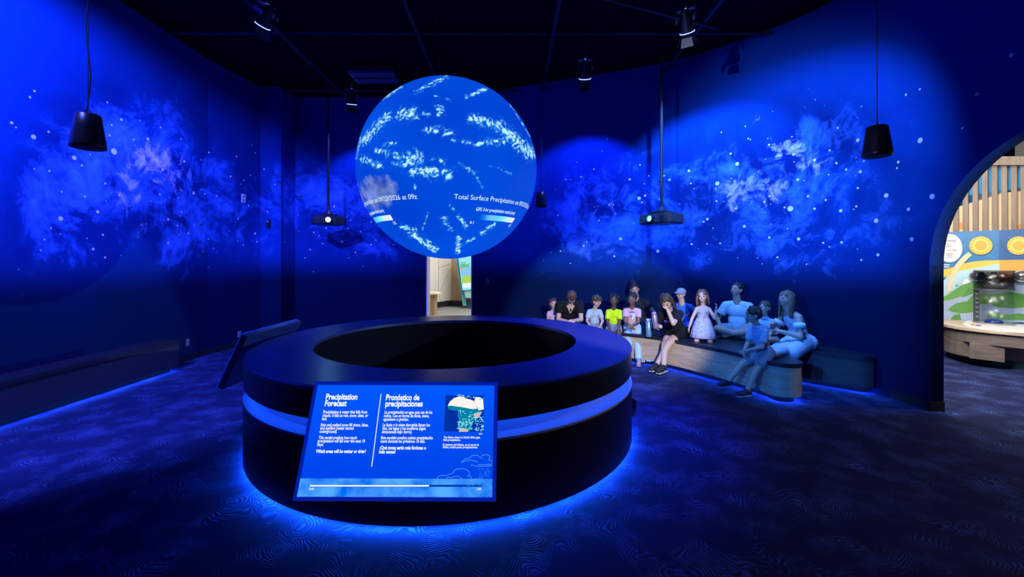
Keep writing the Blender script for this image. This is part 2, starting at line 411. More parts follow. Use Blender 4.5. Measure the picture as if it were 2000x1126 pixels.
# baseboards
def baseboard(name, poly, h=0.1, t=0.012):
    mb = MB(); pts = [V((p[0], p[1])) for p in poly]
    for a, b in zip(pts[:-1], pts[1:]):
        d = (b - a); L = d.length; d.normalize(); n = V((d.y, -d.x)); c = (a + b) / 2 + n * (t / 2)
        mb.box((c.x, c.y, h / 2), (L, t, h), (V((d.x, d.y, 0)), V((n.x, n.y, 0)), V((0, 0, 1))))
    o = mb.part(name, mat('black_rubber_base', (0.01, 0.01, 0.012), 0.6)); o['kind'] = 'structure'; return o
baseboard('baseboard_left', [(-5.2, 6.3), (-5.2, 7.3), (-4.98, 8.45), (-4.57, 8.45), (-4.57, 9.0), (DOOR_X0, 9.0)])
baseboard('baseboard_right', [(4.44, 5.0), (4.45, 4.55), (4.6, 4.55)])

# printed big stars on the mural
STAR_L = [(117,381),(131,537,2),(190,517),(291,619,2),(238,857,2),(447,594,3),(476,469,1.4),(421,402),(438,491),(580,545,1.6),(638,666,1.5),(614,630),(556,645),(468,765,1.3),(413,720),(383,831,1.6),(403,921),(365,977,1.3),(660,860,1.4),(660,953,1.4),(696,885),(760,757,1.8),(712,832),(738,915,1.2),(790,880,1.3),(796,986,1.2),(723,633,1.4),(710,545),(630,500),(905,692,1.2),(928,614,1.2),(957,707),(983,688),(988,569),(1002,600),(975,806,1.3),(935,858),(1000,917,1.2),(955,962),(412,1010),(321,649),(430,531),(525,548),(193,671),(333,771),(627,762),(803,760),(850,768),(820,598),(1037,664),(1080,724),(1181,771,1.6),(1163,838),(1118,948),(1173,905),(1050,830),(135,357),(45,482,1.2)]
STAR_R = [(376,603,1.2),(402,643,2),(324,720,2.2),(320,789),(285,860,1.4),(335,955),(223,958,1.2),(430,888,1.6),(397,818,1.2),(509,792,1.2),(611,819,2.8),(588,814),(640,705,1.3),(623,606,1.2),(706,628,1.3),(706,819,1.2),(809,827,1.6),(643,938,1.6),(560,1010),(528,932,1.2),(812,951,1.2),(948,866,2),(988,767,2),(1075,821,1.5),(1088,939,1.8),(886,674,1.4),(876,550,1.6),(876,738),(1035,636,1.3),(1030,660),(1121,551,2.3),(1168,771,2.3),(955,1000,1.4),(740,953),(890,1020),(527,568),(797,502),(870,810),(212,670,1.4),(220,720),(136,706,1.3),(40,768,1.3),(17,778,2),(55,690),(20,647),(115,690),(90,986,1.9),(750,785),(680,770),(1120,350),(1065,372),(530,770),(270,870),(830,665),(792,640),(765,590)]
STAR_B = [(716,80,2),(654,152),(685,195,1.2),(940,150,1.6),(1052,240),(1032,297,1.3),(1189,252,1.4),(1118,316),(1222,375,1.2),(993,385,2),(1189,405,1.6),(1083,457,1.3),(863,399,1.2),(838,345),(803,322,1.3),(886,293,1.4),(702,310),(609,386,1.4),(778,438,1.5),(745,494),(293,230,1.4),(408,329,1.6),(420,385,1.4),(328,408,1.4),(363,142,1.6),(1340,405),(1317,440),(45,267,1.8),(57,450,1.5),(93,367)]
STARS = [(x[0] / 2.01, x[1] / 2.01, x[2] if len(x) > 2 else 1) for x in STAR_L] + [(1240 + x[0] / 2.011, x[1] / 2.011, x[2] if len(x) > 2 else 1) for x in STAR_R] + \
        [(380 + x[0] / 3.448, 360 + x[1] / 3.448, (x[2] if len(x) > 2 else 1) * .8) for x in STAR_B] + \
        [(1212,466,1.8),(1135,345,1.2),(1105,350,1),(1190,400,1),(1090,420,1.2),(1254,395,1),(1140,480,1),(1170,430,1),(1230,350,1.2),(1975,108,1.6),(1908,184,1.3),(1880,250,1),(1160,330,1),(1265,430,1.2),(1200,500,1),(1095,490,1)]
for k in range(130):
    x = random.choice([random.uniform(20, 500), random.uniform(560, 800), random.uniform(1060, 1320), random.uniform(1320, 1790)]); y = random.uniform(170, 530)
    if gsum(NEB, x, y) > random.uniform(0.1, 0.7): STARS.append((x, y, random.uniform(.45, .8)))
def ray_wall(px, py):
    """first wall face met by the line of sight; returns (wall object, point, normal, tangent)"""
    d = ray(px, py); best = None
    for o, pts in WALL_PTS:
        for a, b in zip(pts[:-1], pts[1:]):
            e = b - a; den = d.x * e.y - d.y * e.x
            if abs(den) < 1e-9: continue
            t = (a.x * e.y - a.y * e.x) / den; u = (a.x * d.y - a.y * d.x) / den
            if t > 0.3 and -1e-3 <= u <= 1.001 and (best is None or t < best[0]):
                n = V((e.y, -e.x, 0)).normalized()
                best = (t, o, n, V((e.x, e.y, 0)).normalized())
    if best is None: return None
    t, o, n, tg = best
    p = V((0, 0, EYE)) + d * t
    if n.dot(d) > 0: n = -n
    return o, p, n, tg
stars = {}
for px, py, s in STARS:
    h = ray_wall(px, py)
    if not h: continue
    o, p, n, tg = h
    mb = stars.setdefault(o.name, (o, MB()))[1]
    r = 0.0125 * s * (0.75 + 0.06 * p.y); c = p + n * 0.002; k = 12
    vs = [c] + [c + (tg * math.cos(2 * pi * i / k) + V((0, 0, 1)) * math.sin(2 * pi * i / k)) * r for i in range(k)]
    mb.add(vs, [(0, 1 + i, 1 + (i + 1) % k) for i in range(k)])
M_STAR = mat('white_star_print', (0.85, 0.85, 1.0), 0.7)
for nm, (o, mb) in stars.items():
    s_ = link('printed_star', mb.mesh(False), M_STAR, o); s_['kind'] = 'stuff'

# ------------------------------------------------------------------ text
def text_mesh(s, bold=0.0):
    cu = bpy.data.curves.new('txt', 'FONT'); cu.body = s; cu.size = 1.0; cu.offset = bold; cu.resolution_u = 3
    o = bpy.data.objects.new('txt', cu); COL.objects.link(o)
    dg = bpy.context.evaluated_depsgraph_get(); me = bpy.data.meshes.new_from_object(o.evaluated_get(dg))
    bpy.data.objects.remove(o); bpy.data.curves.remove(cu)
    return me
def text_geo(s, bold=0.0):
    me = text_mesh(s, bold); vs = [v.co.copy() for v in me.vertices]; fs = [tuple(p.vertices) for p in me.polygons]; bpy.data.meshes.remove(me)
    x0 = min(v.x for v in vs); x1 = max(v.x for v in vs)
    return [V((v.x - x0, v.y, 0)) for v in vs], fs, x1 - x0

# ------------------------------------------------------------------ central ring table
RC = V((-0.615, 4.23, 0)); RO, RI, RH = 1.737, 1.234, 0.84
ring = thing('ring_table', RC, 'large round black pit table with blue light band under the globe', 'table')
N = 128
def ringpart(name, prof, m, smooth=True, parent=ring, closed=True):
    o = link(name, MB().lathe(prof, RC, N, closed=closed).mesh(), m, parent)
    for p in o.data.polygons: p.use_smooth = True
    mod = o.modifiers.new('edges', 'EDGE_SPLIT'); mod.split_angle = R_(35)
    return o
ringpart('worktop', [(RI, RH), (RO - .012, RH), (RO, RH - .01), (RO, RH - .03), (RI, RH - .03)], M_TOP)
ringpart('upper_drum', [(RO - .004, RH - .031), (RO - .004, 0.635), (RO - .03, 0.635), (RO - .14, 0.635), (RO - .14, RH - .031)], M_BLACK)
ringpart('light_band', [(RO - .15, 0.66), (RO - .11, 0.66), (RO - .11, 0.505), (RO - .15, 0.505)], mat('pale_blue_band', (0.55, 0.6, 0.75), 0.5))
ringpart('ledge', [(RO - .13, 0.53), (RO, 0.53), (RO, 0.515), (RO - .13, 0.515)], mat('pale_ledge', (0.5, 0.55, 0.7), 0.5))
ringpart('led_strip', [(RO - .05, 0.632), (RO - .075, 0.632)], emis('band_led', (0.01, 0.1, 1.0), 9), closed=False)
ringpart('lower_drum', [(RO, 0.515), (RO, 0.05), (RO - .03, 0.05), (RO - .03, 0.515)], M_BLACK)
ringpart('inner_wall', [(RI + .02, RH - .03), (RI + .02, 0.004), (RI, 0.004), (RI, RH - .03)], M_PIT)
ringpart('pit_floor', [(0.0, 0.006), (RI, 0.006), (RI, 0.003), (0.0, 0.003)], M_PIT)
ringpart('plinth', [(RO - .10, 0.2), (RO - .10, 0.0), (RO - .13, 0.0), (RO - .13, 0.2)], M_PIT)
ringpart('underglow_strip', [(RO - .035, 0.048), (RO - .06, 0.035)], emis('floor_led', (0.01, 0.14, 1.0), 130.0), closed=False)

# ------------------------------------------------------------------ display panels
def display(corners, label, lit=True):
    """corners TL,TR,BL,BR (3D) of the front face"""
    TL, TR, BL, BR = [V(c) for c in corners]
    ex = (TR - TL).normalized(); ey = (BL - TL); ey = (ey - ex * ey.dot(ex)).normalized(); en = ey.cross(ex).normalized()
    W = (TR - TL).length; H = (BL - TL).dot(ey)
    c = (TL + TR + BL + BR) / 4
    rt = thing('display_panel', (c.x, c.y, 0.0), label, 'screen')
    ax = (ex, ey, en)
    MB().box(c - en * 0.03, (W, H, 0.055), ax, bev=0.006).part('housing', mat('navy_metal_housing', (0.02, 0.03, 0.12), 0.35), rt)
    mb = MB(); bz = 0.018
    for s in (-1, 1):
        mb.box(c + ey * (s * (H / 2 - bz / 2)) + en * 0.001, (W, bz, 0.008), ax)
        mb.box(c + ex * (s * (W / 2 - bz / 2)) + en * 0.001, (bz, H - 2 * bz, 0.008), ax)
    mb.part('bezel', mat('blue_glass_bezel', (0.01, 0.04, 0.35), 0.3, emit=(0.0, 0.012, 0.35), es=1.0), rt)  # blue glow is put in as emission; the bezel is no light source
    # wall bracket back to the drum
    out = (c - RC); out.z = 0; out.normalize()
    tgt = RC + out * (RO + 0.012); tgt.z = c.z - 0.02
    side = V((-out.y, out.x, 0))
    a = c - en * 0.055
    mb = MB()
    for s in (-0.22, 0.22):
        mb.tube([a + ex * s * 0.8, tgt + side * s], 0.022, 8)
    mb.box((tgt.x, tgt.y, tgt.z), (0.02, 0.55, 0.12), (out, side, V((0, 0, 1))))
    mb.part('bracket', M_METAL, rt)
    return rt, c, ex, ey, en, W, H

fY, bY = 0.97 * F / 356.3, 0.97 * F / 396.5
TL = P(616.2, 744.6, fY); TR = P(972.5, 745.6, fY); BL = P(572, 977.5, bY); BR = P(968.5, 978.5, bY)
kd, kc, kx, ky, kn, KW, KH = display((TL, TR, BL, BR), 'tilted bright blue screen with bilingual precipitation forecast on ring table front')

def khit(px, py): 
    return hit_plane(px, py, kc + kn * 0.006, kn)
def kpoly(px_pts, lift=0.0):
    return [hit_plane(x, y, kc + kn * (0.006 + lift), kn) for x, y in px_pts]
def screen_mat():
    m = bpy.data.materials.new('lit_blue_screen'); m.use_nodes = True; nt = m.node_tree; nt.nodes.clear(); N = nt.nodes
    tc = N.new('ShaderNodeTexCoord'); sp = N.new('ShaderNodeSeparateXYZ'); nt.links.new(tc.outputs['Generated'], sp.inputs[0])
    cr = N.new('ShaderNodeValToRGB'); cr.color_ramp.elements[0].color = (0.0, 0.05, 0.80, 1); cr.color_ramp.elements[1].color = (0.0, 0.10, 1.0, 1)
    e = N.new('ShaderNodeEmission'); o = N.new('ShaderNodeOutputMaterial'); nt.links.new(sp.outputs['Z'], cr.inputs[0]); nt.links.new(cr.outputs[0], e.inputs[0]); nt.links.new(e.outputs[0], o.inputs[0]); return m
def strip_mat():
    m = bpy.data.materials.new('lit_sky_strip'); m.use_nodes = True; nt = m.node_tree; nt.nodes.clear(); N = nt.nodes
    tc = N.new('ShaderNodeTexCoord'); nz = N.new('ShaderNodeTexNoise'); nz.inputs['Scale'].default_value = 9; nz.inputs['Detail'].default_value = 5
    nt.links.new(tc.outputs['Object'], nz.inputs['Vector'])
    cr = N.new('ShaderNodeValToRGB'); cr.color_ramp.elements[0].color = (0.0, 0.16, 0.95, 1); cr.color_ramp.elements[1].color = (0.09, 0.42, 1.0, 1)
    cr.color_ramp.elements[0].position = .35; cr.color_ramp.elements[1].position = .6
    e = N.new('ShaderNodeEmission'); o = N.new('ShaderNodeOutputMaterial'); nt.links.new(nz.outputs['Fac'], cr.inputs[0]); nt.links.new(cr.outputs[0], e.inputs[0]); nt.links.new(e.outputs[0], o.inputs[0]); return m
hw, hh = KW / 2 - .018, KH / 2 - .018
sc_c = kc + kn * 0.003
scr = MB().add([sc_c - kx * hw - ky * hh, sc_c + kx * hw - ky * hh, sc_c + kx * hw + ky * hh, sc_c - kx * hw + ky * hh], [(0, 1, 2, 3)]).part('screen', screen_mat(), kd)
def kadd(name, px_pts, m, lift=0.001):
    pts = kpoly(px_pts, lift); return MB().add(pts, [tuple(range(len(pts)))]).part(name, m, scr)
def inplane(p): q = p - kc; return q.dot(kx), q.dot(ky)
y0 = inplane(khit(780, 934))[1]
b_ = kc + kn * 0.0065
MB().add([b_ - kx * hw + ky * y0, b_ + kx * hw + ky * y0, b_ + kx * hw + ky * hh, b_ - kx * hw + ky * hh], [(0, 1, 2, 3)]).part('sky_strip', strip_mat(), scr)
def ribbon(mb, px_pts, w, lift=0.002):
    pts = kpoly(px_pts, lift)
    for a, b in zip(pts[:-1], pts[1:]):
        d = (b - a).normalized(); s = d.cross(kn).normalized() * (w / 2)
        mb.add([a + s - d * w * .3, b + s + d * w * .3, b - s + d * w * .3, a - s - d * w * .3], [(0, 1, 2, 3)])
mb = MB(); ribbon(mb, [(744.2, 769), (726, 910.3)], 0.004); mb.part('divider_line', M_WHITEPRINT, scr)
mb = MB(); ribbon(mb, [(604, 948), (941, 948)], 0.009, .0015); mb.part('progress_track', emis('dark_blue_track', (0.0, 0.05, 0.45), 1), scr)
mb = MB(); ribbon(mb, [(605.5, 948), (837, 948)], 0.0065, .0025); mb.part('progress_bar', M_WHITEPRINT, scr)
mb = MB()
for pts in ([(1420,718),(1438,702),(1455,690),(1475,690),(1490,683),(1500,668),(1520,662),(1550,660),(1580,680),(1592,690)], [(1585,668),(1600,660),(1630,655),(1650,664),(1655,680),(1645,695),(1672,712)],
            [(1425,716),(1460,706),(1500,700),(1530,706),(1555,718)], [(1500,740),(1560,750),(1620,749),(1672,746)], [(1560,738),(1620,736),(1672,734)],
            [(1225,848),(1240,830),(1265,824),(1300,826),(1330,812),(1352,806),(1365,785),(1390,770),(1415,773),(1440,768),(1475,784),(1488,803),(1485,825),(1468,832)], [(1488,825),(1500,838),(1507,852)],
            [(1300,852),(1315,838),(1340,842),(1370,833),(1400,832),(1425,848)]):
    ribbon(mb, [(560 + x / 4.17, 730 + y / 4.17) for x, y in pts], 0.0022)
mb.part('cloud_outline', emis('pale_blue_line', (0.12, 0.35, 1.0), 1), scr)
mb = MB()
for k in range(150):
    x = random.uniform(1470, 1660); y = random.uniform(760, 990)
    if y < 850 and x < 1560: continue
    c = kpoly([(560 + x / 4.17, 730 + y / 4.17)], .0026)[0]; r = 0.0014
    mb.add([c - kx * r, c - ky * r * 1.6, c + kx * r, c + ky * r * 1.6], [(0, 1, 2, 3)])
o = mb.part('rain_drops', emis('pale_cyan_dot', (0.1, 0.5, 1.0), 1), scr); o['kind'] = 'stuff'
LINES = [('Precipitation',636.3,779.6,697.9,11,.035),('Forecast',634.3,792.3,676.8,11,.035),('Precipitation is water that falls from',631.2,806.7,717.3,6,.022),('clouds. It falls as rain, snow, sleet, or',630,813.5,719.2,6,.022),('hail.',629,820.2,638.8,6,.022),
 ('Rain and melted snow fill rivers, lakes,',626.7,832,719.7,6,.022),('and aquifers (water stored',625.5,838.3,690.7,6,.022),('underground).',624.3,844.8,658.8,6,.022),('This model predicts how much',622.4,856.8,697.2,6,.022),('precipitation will fall over the next 10',620.9,863.3,712.8,6,.022),('days.',619.5,870.2,632.4,6,.022),('Which areas will be wetter or drier?',617,883.7,714.7,6.6,.035),
 ('Pronóstico de',753.8,780.8,819,11,.035),('precipitaciones',752.6,793,825.7,11,.035),('La precipitación es agua que cae de las',751.1,807.2,844.4,6,.022),('nubes. Cae en forma de lluvia, nieve,',750,814.2,838.2,6,.022),('aguanieve o granizo.',748.7,821,798.6,6,.022),
 ('La lluvia y la nieve derretida llenan los',747.5,832,839.9,6,.022),('ríos, los lagos y los acuíferos (agua',746.6,838.6,831.5,6,.022),('almacenada bajo tierra).',745.9,845.4,805.1,6,.022),('Este modelo predice cuánta precipitación',744.2,857,845.4,6,.022),('caerá durante los próximos 10 días.',743.2,863.8,830.5,6,.022),('¿Qué zonas serán más lluviosas o',741.5,876.8,832.2,6.6,.035),('más secas?',740.3,884.7,772.7,6.6,.035),
 ('The Sahara desert in North Africa gets',866.5,855.4,937.7,4.2,.022),('little precipitation.',865.8,860.4,900,4.2,.022),('El desierto del Sahara, en el norte de',865,869.8,935.3,4.2,.022),('África, recibe pocas precipitaciones.',864.6,874.6,932.9,4.2,.022),('NASA',935.3,848,942.5,3,.012),('0:40',604,956.2,613.2,4.4,.02),('1:00',931.7,956.2,940.2,4.4,.02)]
for s, x0, yb, x1, cap, bold in LINES:
    vs, fs, w = text_geo(s, bold)
    a = khit(x0, yb); b = khit(x1, yb); L_ = (b - a).length
    top = khit(x0, yb - cap); h = abs((top - a).dot(ky)) / 0.69
    o_ = a + kn * 0.003
    MB().add([o_ + kx * (v.x / w * L_) - ky * (v.y * h) for v in vs], fs).part('caption', M_WHITEPRINT, scr)
# satellite picture
I0, I1, I2, I3 = (870.5, 771.3), (945.4, 772), (943, 842.7), (867, 841.5)
kadd('map_picture', [I0, I1, I2, I3], emis('map_sea', (0.0, 0.03, 0.36), 1), .0012)
def ipt(x, y):  # zoom crop coordinates (855,760 + /9.01)
    return 855 + x / 9.01, 760 + y / 9.01
def kblob(name, pts, m, lift): return kadd(name, [ipt(*p) for p in pts], m, lift)
kblob('map_land', [(170,300),(215,210),(290,150),(390,118),(450,125),(500,160),(560,170),(640,200),(690,290),(720,370),(790,380),(740,470),(650,540),(600,600),(590,690),(560,745),(375,745),(350,620),(375,520),(350,430),(360,380),(280,370),(190,350)], emis('map_green', (0.0, 0.22, 0.38), 1), .0018)
kblob('map_desert', [(175,290),(215,210),(290,150),(390,120),(450,128),(500,162),(560,172),(640,205),(685,290),(690,340),(600,345),(500,325),(420,310),(330,300),(240,285)], emis('map_sand', (0.95, 0.9, 0.85), 1), .0024)
kblob('map_desert', [(645,200),(660,150),(720,130),(800,180),(810,350),(720,370),(690,300)], MATS['map_sand'], .0024)
kblob('map_desert', [(630,430),(700,400),(780,395),(740,460),(650,525)], emis('map_tan', (0.6, 0.5, 0.5), 1), .0024)
kblob('map_desert', [(375,670),(450,680),(540,700),(530,745),(375,745)], MATS['map_tan'], .0024)
mb = MB()
for k in range(150):
    x, y = random.choice([(random.uniform(360, 640), random.gauss(500, 90)), (random.uniform(660, 800), random.uniform(480, 735)), (random.uniform(340, 620), random.uniform(560, 700))])
    if not (350 < y < 735): continue
    pts = [ipt(x + random.uniform(5, 22) * math.cos(a), y + random.uniform(4, 13) * math.sin(a)) for a in [0, 1, 2, 3, 4, 5]]
    mb.add(kpoly(pts, .003 + k * 1e-6), [tuple(range(6))])
for k in range(26):
    x = random.uniform(340, 800); y = 100 + (x - 340) * .12 + random.uniform(-12, 30)
    pts = [ipt(min(808, x + random.uniform(6, 26) * math.cos(a)), y + random.uniform(4, 10) * math.sin(a)) for a in [0, 1, 2, 3, 4, 5]]
    mb.add(kpoly(pts, .0031 + k * 1e-6), [tuple(range(6))])
o = mb.part('map_clouds', emis('map_cloud', (0.25, 0.75, 0.95), 1), scr); o['kind'] = 'stuff'

# left-hand display seen from behind and the side
Yu = 0.66 * F / 142.0; near_u = P(472, 651, Yu); 
ang = R_(179); od = V((math.cos(ang), math.sin(ang), 0)); td = V((-od.y, od.x, 0)) # tangent
if td.y < 0: td = -td
far_u = near_u + td * 0.97
dn = od * 0.23 + V((0, 0, -0.49))
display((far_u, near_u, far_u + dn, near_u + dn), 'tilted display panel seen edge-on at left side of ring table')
# right-hand far display: only its dark foot shows beside the ring
mb = MB(); c = P(1238, 806, 4.6); mb.box((1.23, 4.45, 0.09), (0.12, 0.07, 0.17), bev=0.02).box((1.2, 4.45, 0.17), (0.1, 0.1, 0.05), bev=0.012)
tag(mb.solo('cable_box', M_PLASTIC), 'small black cable box against right side of ring table', 'box')

# ------------------------------------------------------------------ globe
GR = 0.8687
GC = V((-0.6267, 4.23, 2.489))
def globe_hit(px, py):
    d = ray(px, py); e = V((0, 0, EYE)); oc = e - GC; A = d.dot(d); B = 2 * oc.dot(d); Cc = oc.dot(oc) - GR * GR; q = B * B - 4 * A * Cc
    q = max(q, 0.0)
    return (e + d * ((-B - math.sqrt(q)) / (2 * A)) - GC) / GR
def lonlat(n): return math.atan2(n.x, -n.y), math.asin(max(-1, min(1, n.z)))
def from_ll(lo, la, r): return GC + V((math.sin(lo) * math.cos(la), -math.cos(lo) * math.cos(la), math.sin(la))) * r
SEG = [(410,140,580,60,16,.6),(700,170,800,130,13,.95),(330,270,400,265,34,.95),(120,420,250,280,27,.85),(520,165,600,190,10,.55),(545,235,545,258,26,.9),(470,355,610,370,24,.7),(720,290,870,330,24,.95),(870,330,1060,490,34,1),(770,430,900,420,19,.85),(620,410,760,440,12,.7),(200,470,300,500,20,.85),(230,440,290,430,14,.6),(110,520,210,560,18,.85),(350,540,420,510,38,1),(400,590,590,600,30,.95),(500,520,570,540,16,.65),(650,540,740,600,13,.6),(740,600,800,710,7,.6),(820,550,960,610,7,.5),(600,780,650,830,7,.5),(650,840,690,900,13,.8),(330,900,400,920,15,.9),(380,930,520,1030,20,1),(645,1040,655,965,15,1),(660,1000,740,970,10,.8),(780,940,860,880,11,.85),(570,850,610,920,16,.7),(480,830,450,920,8,.5),(190,965,390,1045,6,.8),(74,520,100,400,7,.7),(210,190,330,115,8,.8),(940,210,1060,400,5,.6),(450,260,500,275,12,.6),(490,650,530,650,8,.4),(380,620,410,690,8,.5),(280,540,330,570,9,.6)]
SEG = [(a / 2.8875 + 670, b / 2.8875 + 130, c / 2.8875 + 670, d / 2.8875 + 130, w / 2.8875, s) for a, b, c, d, w, s in SEG]
def globe_colour(n):
    p = GC + n * GR; e = V((0, 0, EYE)) - p
    base = V((0.0, 0.066, 0.70))
    q = n * 7.0
    w1 = noise.noise(q * .9); w2 = noise.noise(q * .9 + V((9, 3, 1)))
    q2 = n * 24 + V((w1, w2, w1 - w2)) * 3.0
    f = noise.fractal(q2, 0.9, 2.1, 5, noise_basis='PERLIN_ORIGINAL')
    rd = 1 - abs(noise.noise(n * 34 + V((w2, w1, w2)) * 5)) * 2.2
    tex = 0.52 + f * 0.85 + (rd - 0.55) * 0.55
    f2 = noise.fractal(n * 8 + V((4, 1, 2)), 0.9, 2.1, 4, noise_basis='PERLIN_ORIGINAL')
    dens = 0.0; land = 0.0
    if n.dot(e.normalized()) > 0.02:
        px, py = proj(p)
        for a, b, c, d, w, s in SEG:
            dx, dy = c - a, d - b; t = max(0, min(1, ((px - a) * dx + (py - b) * dy) / (dx * dx + dy * dy + 1e-6)))
            dd = ((px - a - dx * t) ** 2 + (py - b - dy * t) ** 2) / (w * w)
            if dd < 6: dens = max(dens, s * math.exp(-dd * 0.8))
        # pale dry land at lower left
        lx, ly = (px - 738) / 40, (py - 376) / 34
        land = max(0, 1.15 - (lx * lx + ly * ly) ** 1.5 + f2 * .8) if px < 785 else 0
    else:
        dens = max(0, noise.noise(n * 2.3)) * 1.4
    k = sstep(0.62, 1.22, tex * 0.8 + dens * 0.63) * min(1, dens * 2.0)
    col = base + V((0.0, 0.02, 0.08)) * noise.noise(n * 1.5)
    if land > 0: col = col.lerp(V((0.15, 0.23, 0.58)) * (0.9 + .7 * f2), min(1, land) * 0.85)
    cl = V((0.06, 0.42, 0.88)).lerp(V((0.55, 0.95, 1.0)), sstep(.45, 1, k))
    hz = sstep(.35, 1.0, tex * .45 + dens * .75) * .55 * min(1, dens * 1.2)
    col = col.lerp(V((0.0, 0.20, 0.86)), hz)
    return col.lerp(cl, k)
def build_globe():
    nu, nv = 880, 440
    vs = []; cols = []
    for j in range(nv + 1):
        la = -pi / 2 + pi * j / nv
        for i in range(nu):
            lo = 2 * pi * i / nu
            n = V((math.sin(lo) * math.cos(la), -math.cos(lo) * math.cos(la), math.sin(la)))
            vs.append(GC + n * GR); c = globe_colour(n); cols += [c.x, c.y, c.z, 1]
    fs = [(j * nu + i, j * nu + (i + 1) % nu, (j + 1) * nu + (i + 1) % nu, (j + 1) * nu + i) for j in range(nv) for i in range(nu)]
    me = pydata(vs, fs); ca = me.color_attributes.new('weather', 'FLOAT_COLOR', 'POINT'); ca.data.foreach_set('color', cols)
    m = bpy.data.materials.new('weather_globe_screen'); m.use_nodes = True; nt = m.node_tree; b = nt.nodes['Principled BSDF']
    at = nt.nodes.new('ShaderNodeAttribute'); at.attribute_name = 'weather'
    b.inputs['Base Color'].default_value = (0.001, 0.004, 0.02, 1); b.inputs['Roughness'].default_value = 0.6; b.inputs['Specular IOR Level'].default_value = 0.1
    nt.links.new(at.outputs['Color'], b.inputs['Emission Color']); b.inputs['Emission Strength'].default_value = 1.0
    gl = thing('globe', (GC.x, GC.y, GC.z - GR), 'large glowing blue weather globe hanging above the ring table', 'globe')
    sph = link('sphere_screen', me, m, gl, True)
    # captions along lines of latitude
    wh = emis('projected_white_text', (0.75, 0.95, 1.0), 1.0)
    def caption(s, lo0, lo1, la, cap, bold=0.0, r=GR + .003):
        v_, f_, w = text_geo(s, bold)
        MB().add([from_ll(lo0 + (lo1 - lo0) * v.x / w, la + v.y / 0.69 * cap, r) for v in v_], f_).part('caption', wh, gl)
    def bar(lo0, lo1, la0, la1):
        mb = MB(); k = 24; rr = GR + .0025
        vs = []
        for i in range(k + 1):
            lo = lo0 + (lo1 - lo0) * i / k; vs += [from_ll(lo, la0, rr), from_ll(lo, la1, rr)]
        me = pydata(vs, [(2 * i, 2 * i + 2, 2 * i + 3, 2 * i + 1) for i in range(k)])
        ca = me.color_attributes.new('ramp', 'FLOAT_COLOR', 'POINT')
        stops = [(0, (0, .07, .72)), (.12, (0, .25, .95)), (.2, (.15, .5, .9)), (.5, (.15, .75, .95)), (.75, (.55, .95, .85)), (.87, (.85, .75, .9)), (1, (.95, 1, .95))]
        fl_ = []
        for i in range(k + 1):
            t = i / k
            for (a, ca_), (b_, cb_) in zip(stops[:-1], stops[1:]):
                if a <= t <= b_: u = (t - a) / (b_ - a); c = [x + (y - x) * u for x, y in zip(ca_, cb_)]
            fl_ += [*c, 1] * 2
        ca.data.foreach_set('color', fl_)
        m = bpy.data.materials.get('colour_bar') or bpy.data.materials.new('colour_bar')
        if not m.use_nodes or len(m.node_tree.nodes) != 3:
            m.use_nodes = True; nt = m.node_tree; nt.nodes.clear(); a = nt.nodes.new('ShaderNodeAttribute'); a.attribute_name = 'ramp'; e = nt.nodes.new('ShaderNodeEmission'); o = nt.nodes.new('ShaderNodeOutputMaterial')
            nt.links.new(a.outputs['Color'], e.inputs[0]); nt.links.new(e.outputs[0], o.inputs[0])
        link('colour_bar', me, m, gl)
    a = lonlat(globe_hit(887, 388)); b = lonlat(globe_hit(1034, 409)); cap = lonlat(globe_hit(890, 378.5))[1] - a[1]
    span = b[0] - a[0]; la = a[1]
    T = 'Total Surface Precipitation on 09/23/2026 at 09z'
    caption(T, a[0], a[0] + span, la, cap)
    e_ = lonlat(globe_hit(815, 386.5)); caption(T, e_[0] - span, e_[0], la, cap)
    off = e_[0] - (a[0] + span)
    p = lonlat(globe_hit(929, 411)); q = lonlat(globe_hit(1003, 420)); cp = lonlat(globe_hit(932, 404))[1] - p[1]
    S = 'GFS 3-hr precipitation totals (mm)'
    caption(S, p[0], q[0], p[1], cp * .95, .012); caption(S, p[0] + off, q[0] + off, p[1], cp * .95, .012)
    b0 = lonlat(globe_hit(938, 427)); b1 = lonlat(globe_hit(998, 435)); bt = lonlat(globe_hit(945, 418.5))[1]
    for o_ in (0, off): bar(b0[0] - .02 + o_, b1[0] + .02 + o_, b0[1] - .01, bt)
    r = lonlat(globe_hit(917, 436)); s_ = lonlat(globe_hit(924.5, 436)); t = lonlat(globe_hit(990, 444))
    for o_ in (0, off):
        caption('0.1', r[0] + o_, s_[0] + o_, r[1], cp * .8, .012); caption('25', t[0] + o_, t[0] + .06 + o_, r[1], cp * .8, .012)
    # suspension wires
    mb = MB()
    for k in range(3):
        an = k * 2 * pi / 3 + .4; d = V((math.cos(an), math.sin(an), 0))
        mb.tube([GC + d * 0.3 + V((0, 0, math.sqrt(GR * GR - .09) - .01)), V((GC.x + d.x * .75, GC.y + d.y * .75, ZTOP))], 0.0025, 5)
    mb.part('suspension_wire', M_METAL, gl)
build_globe()

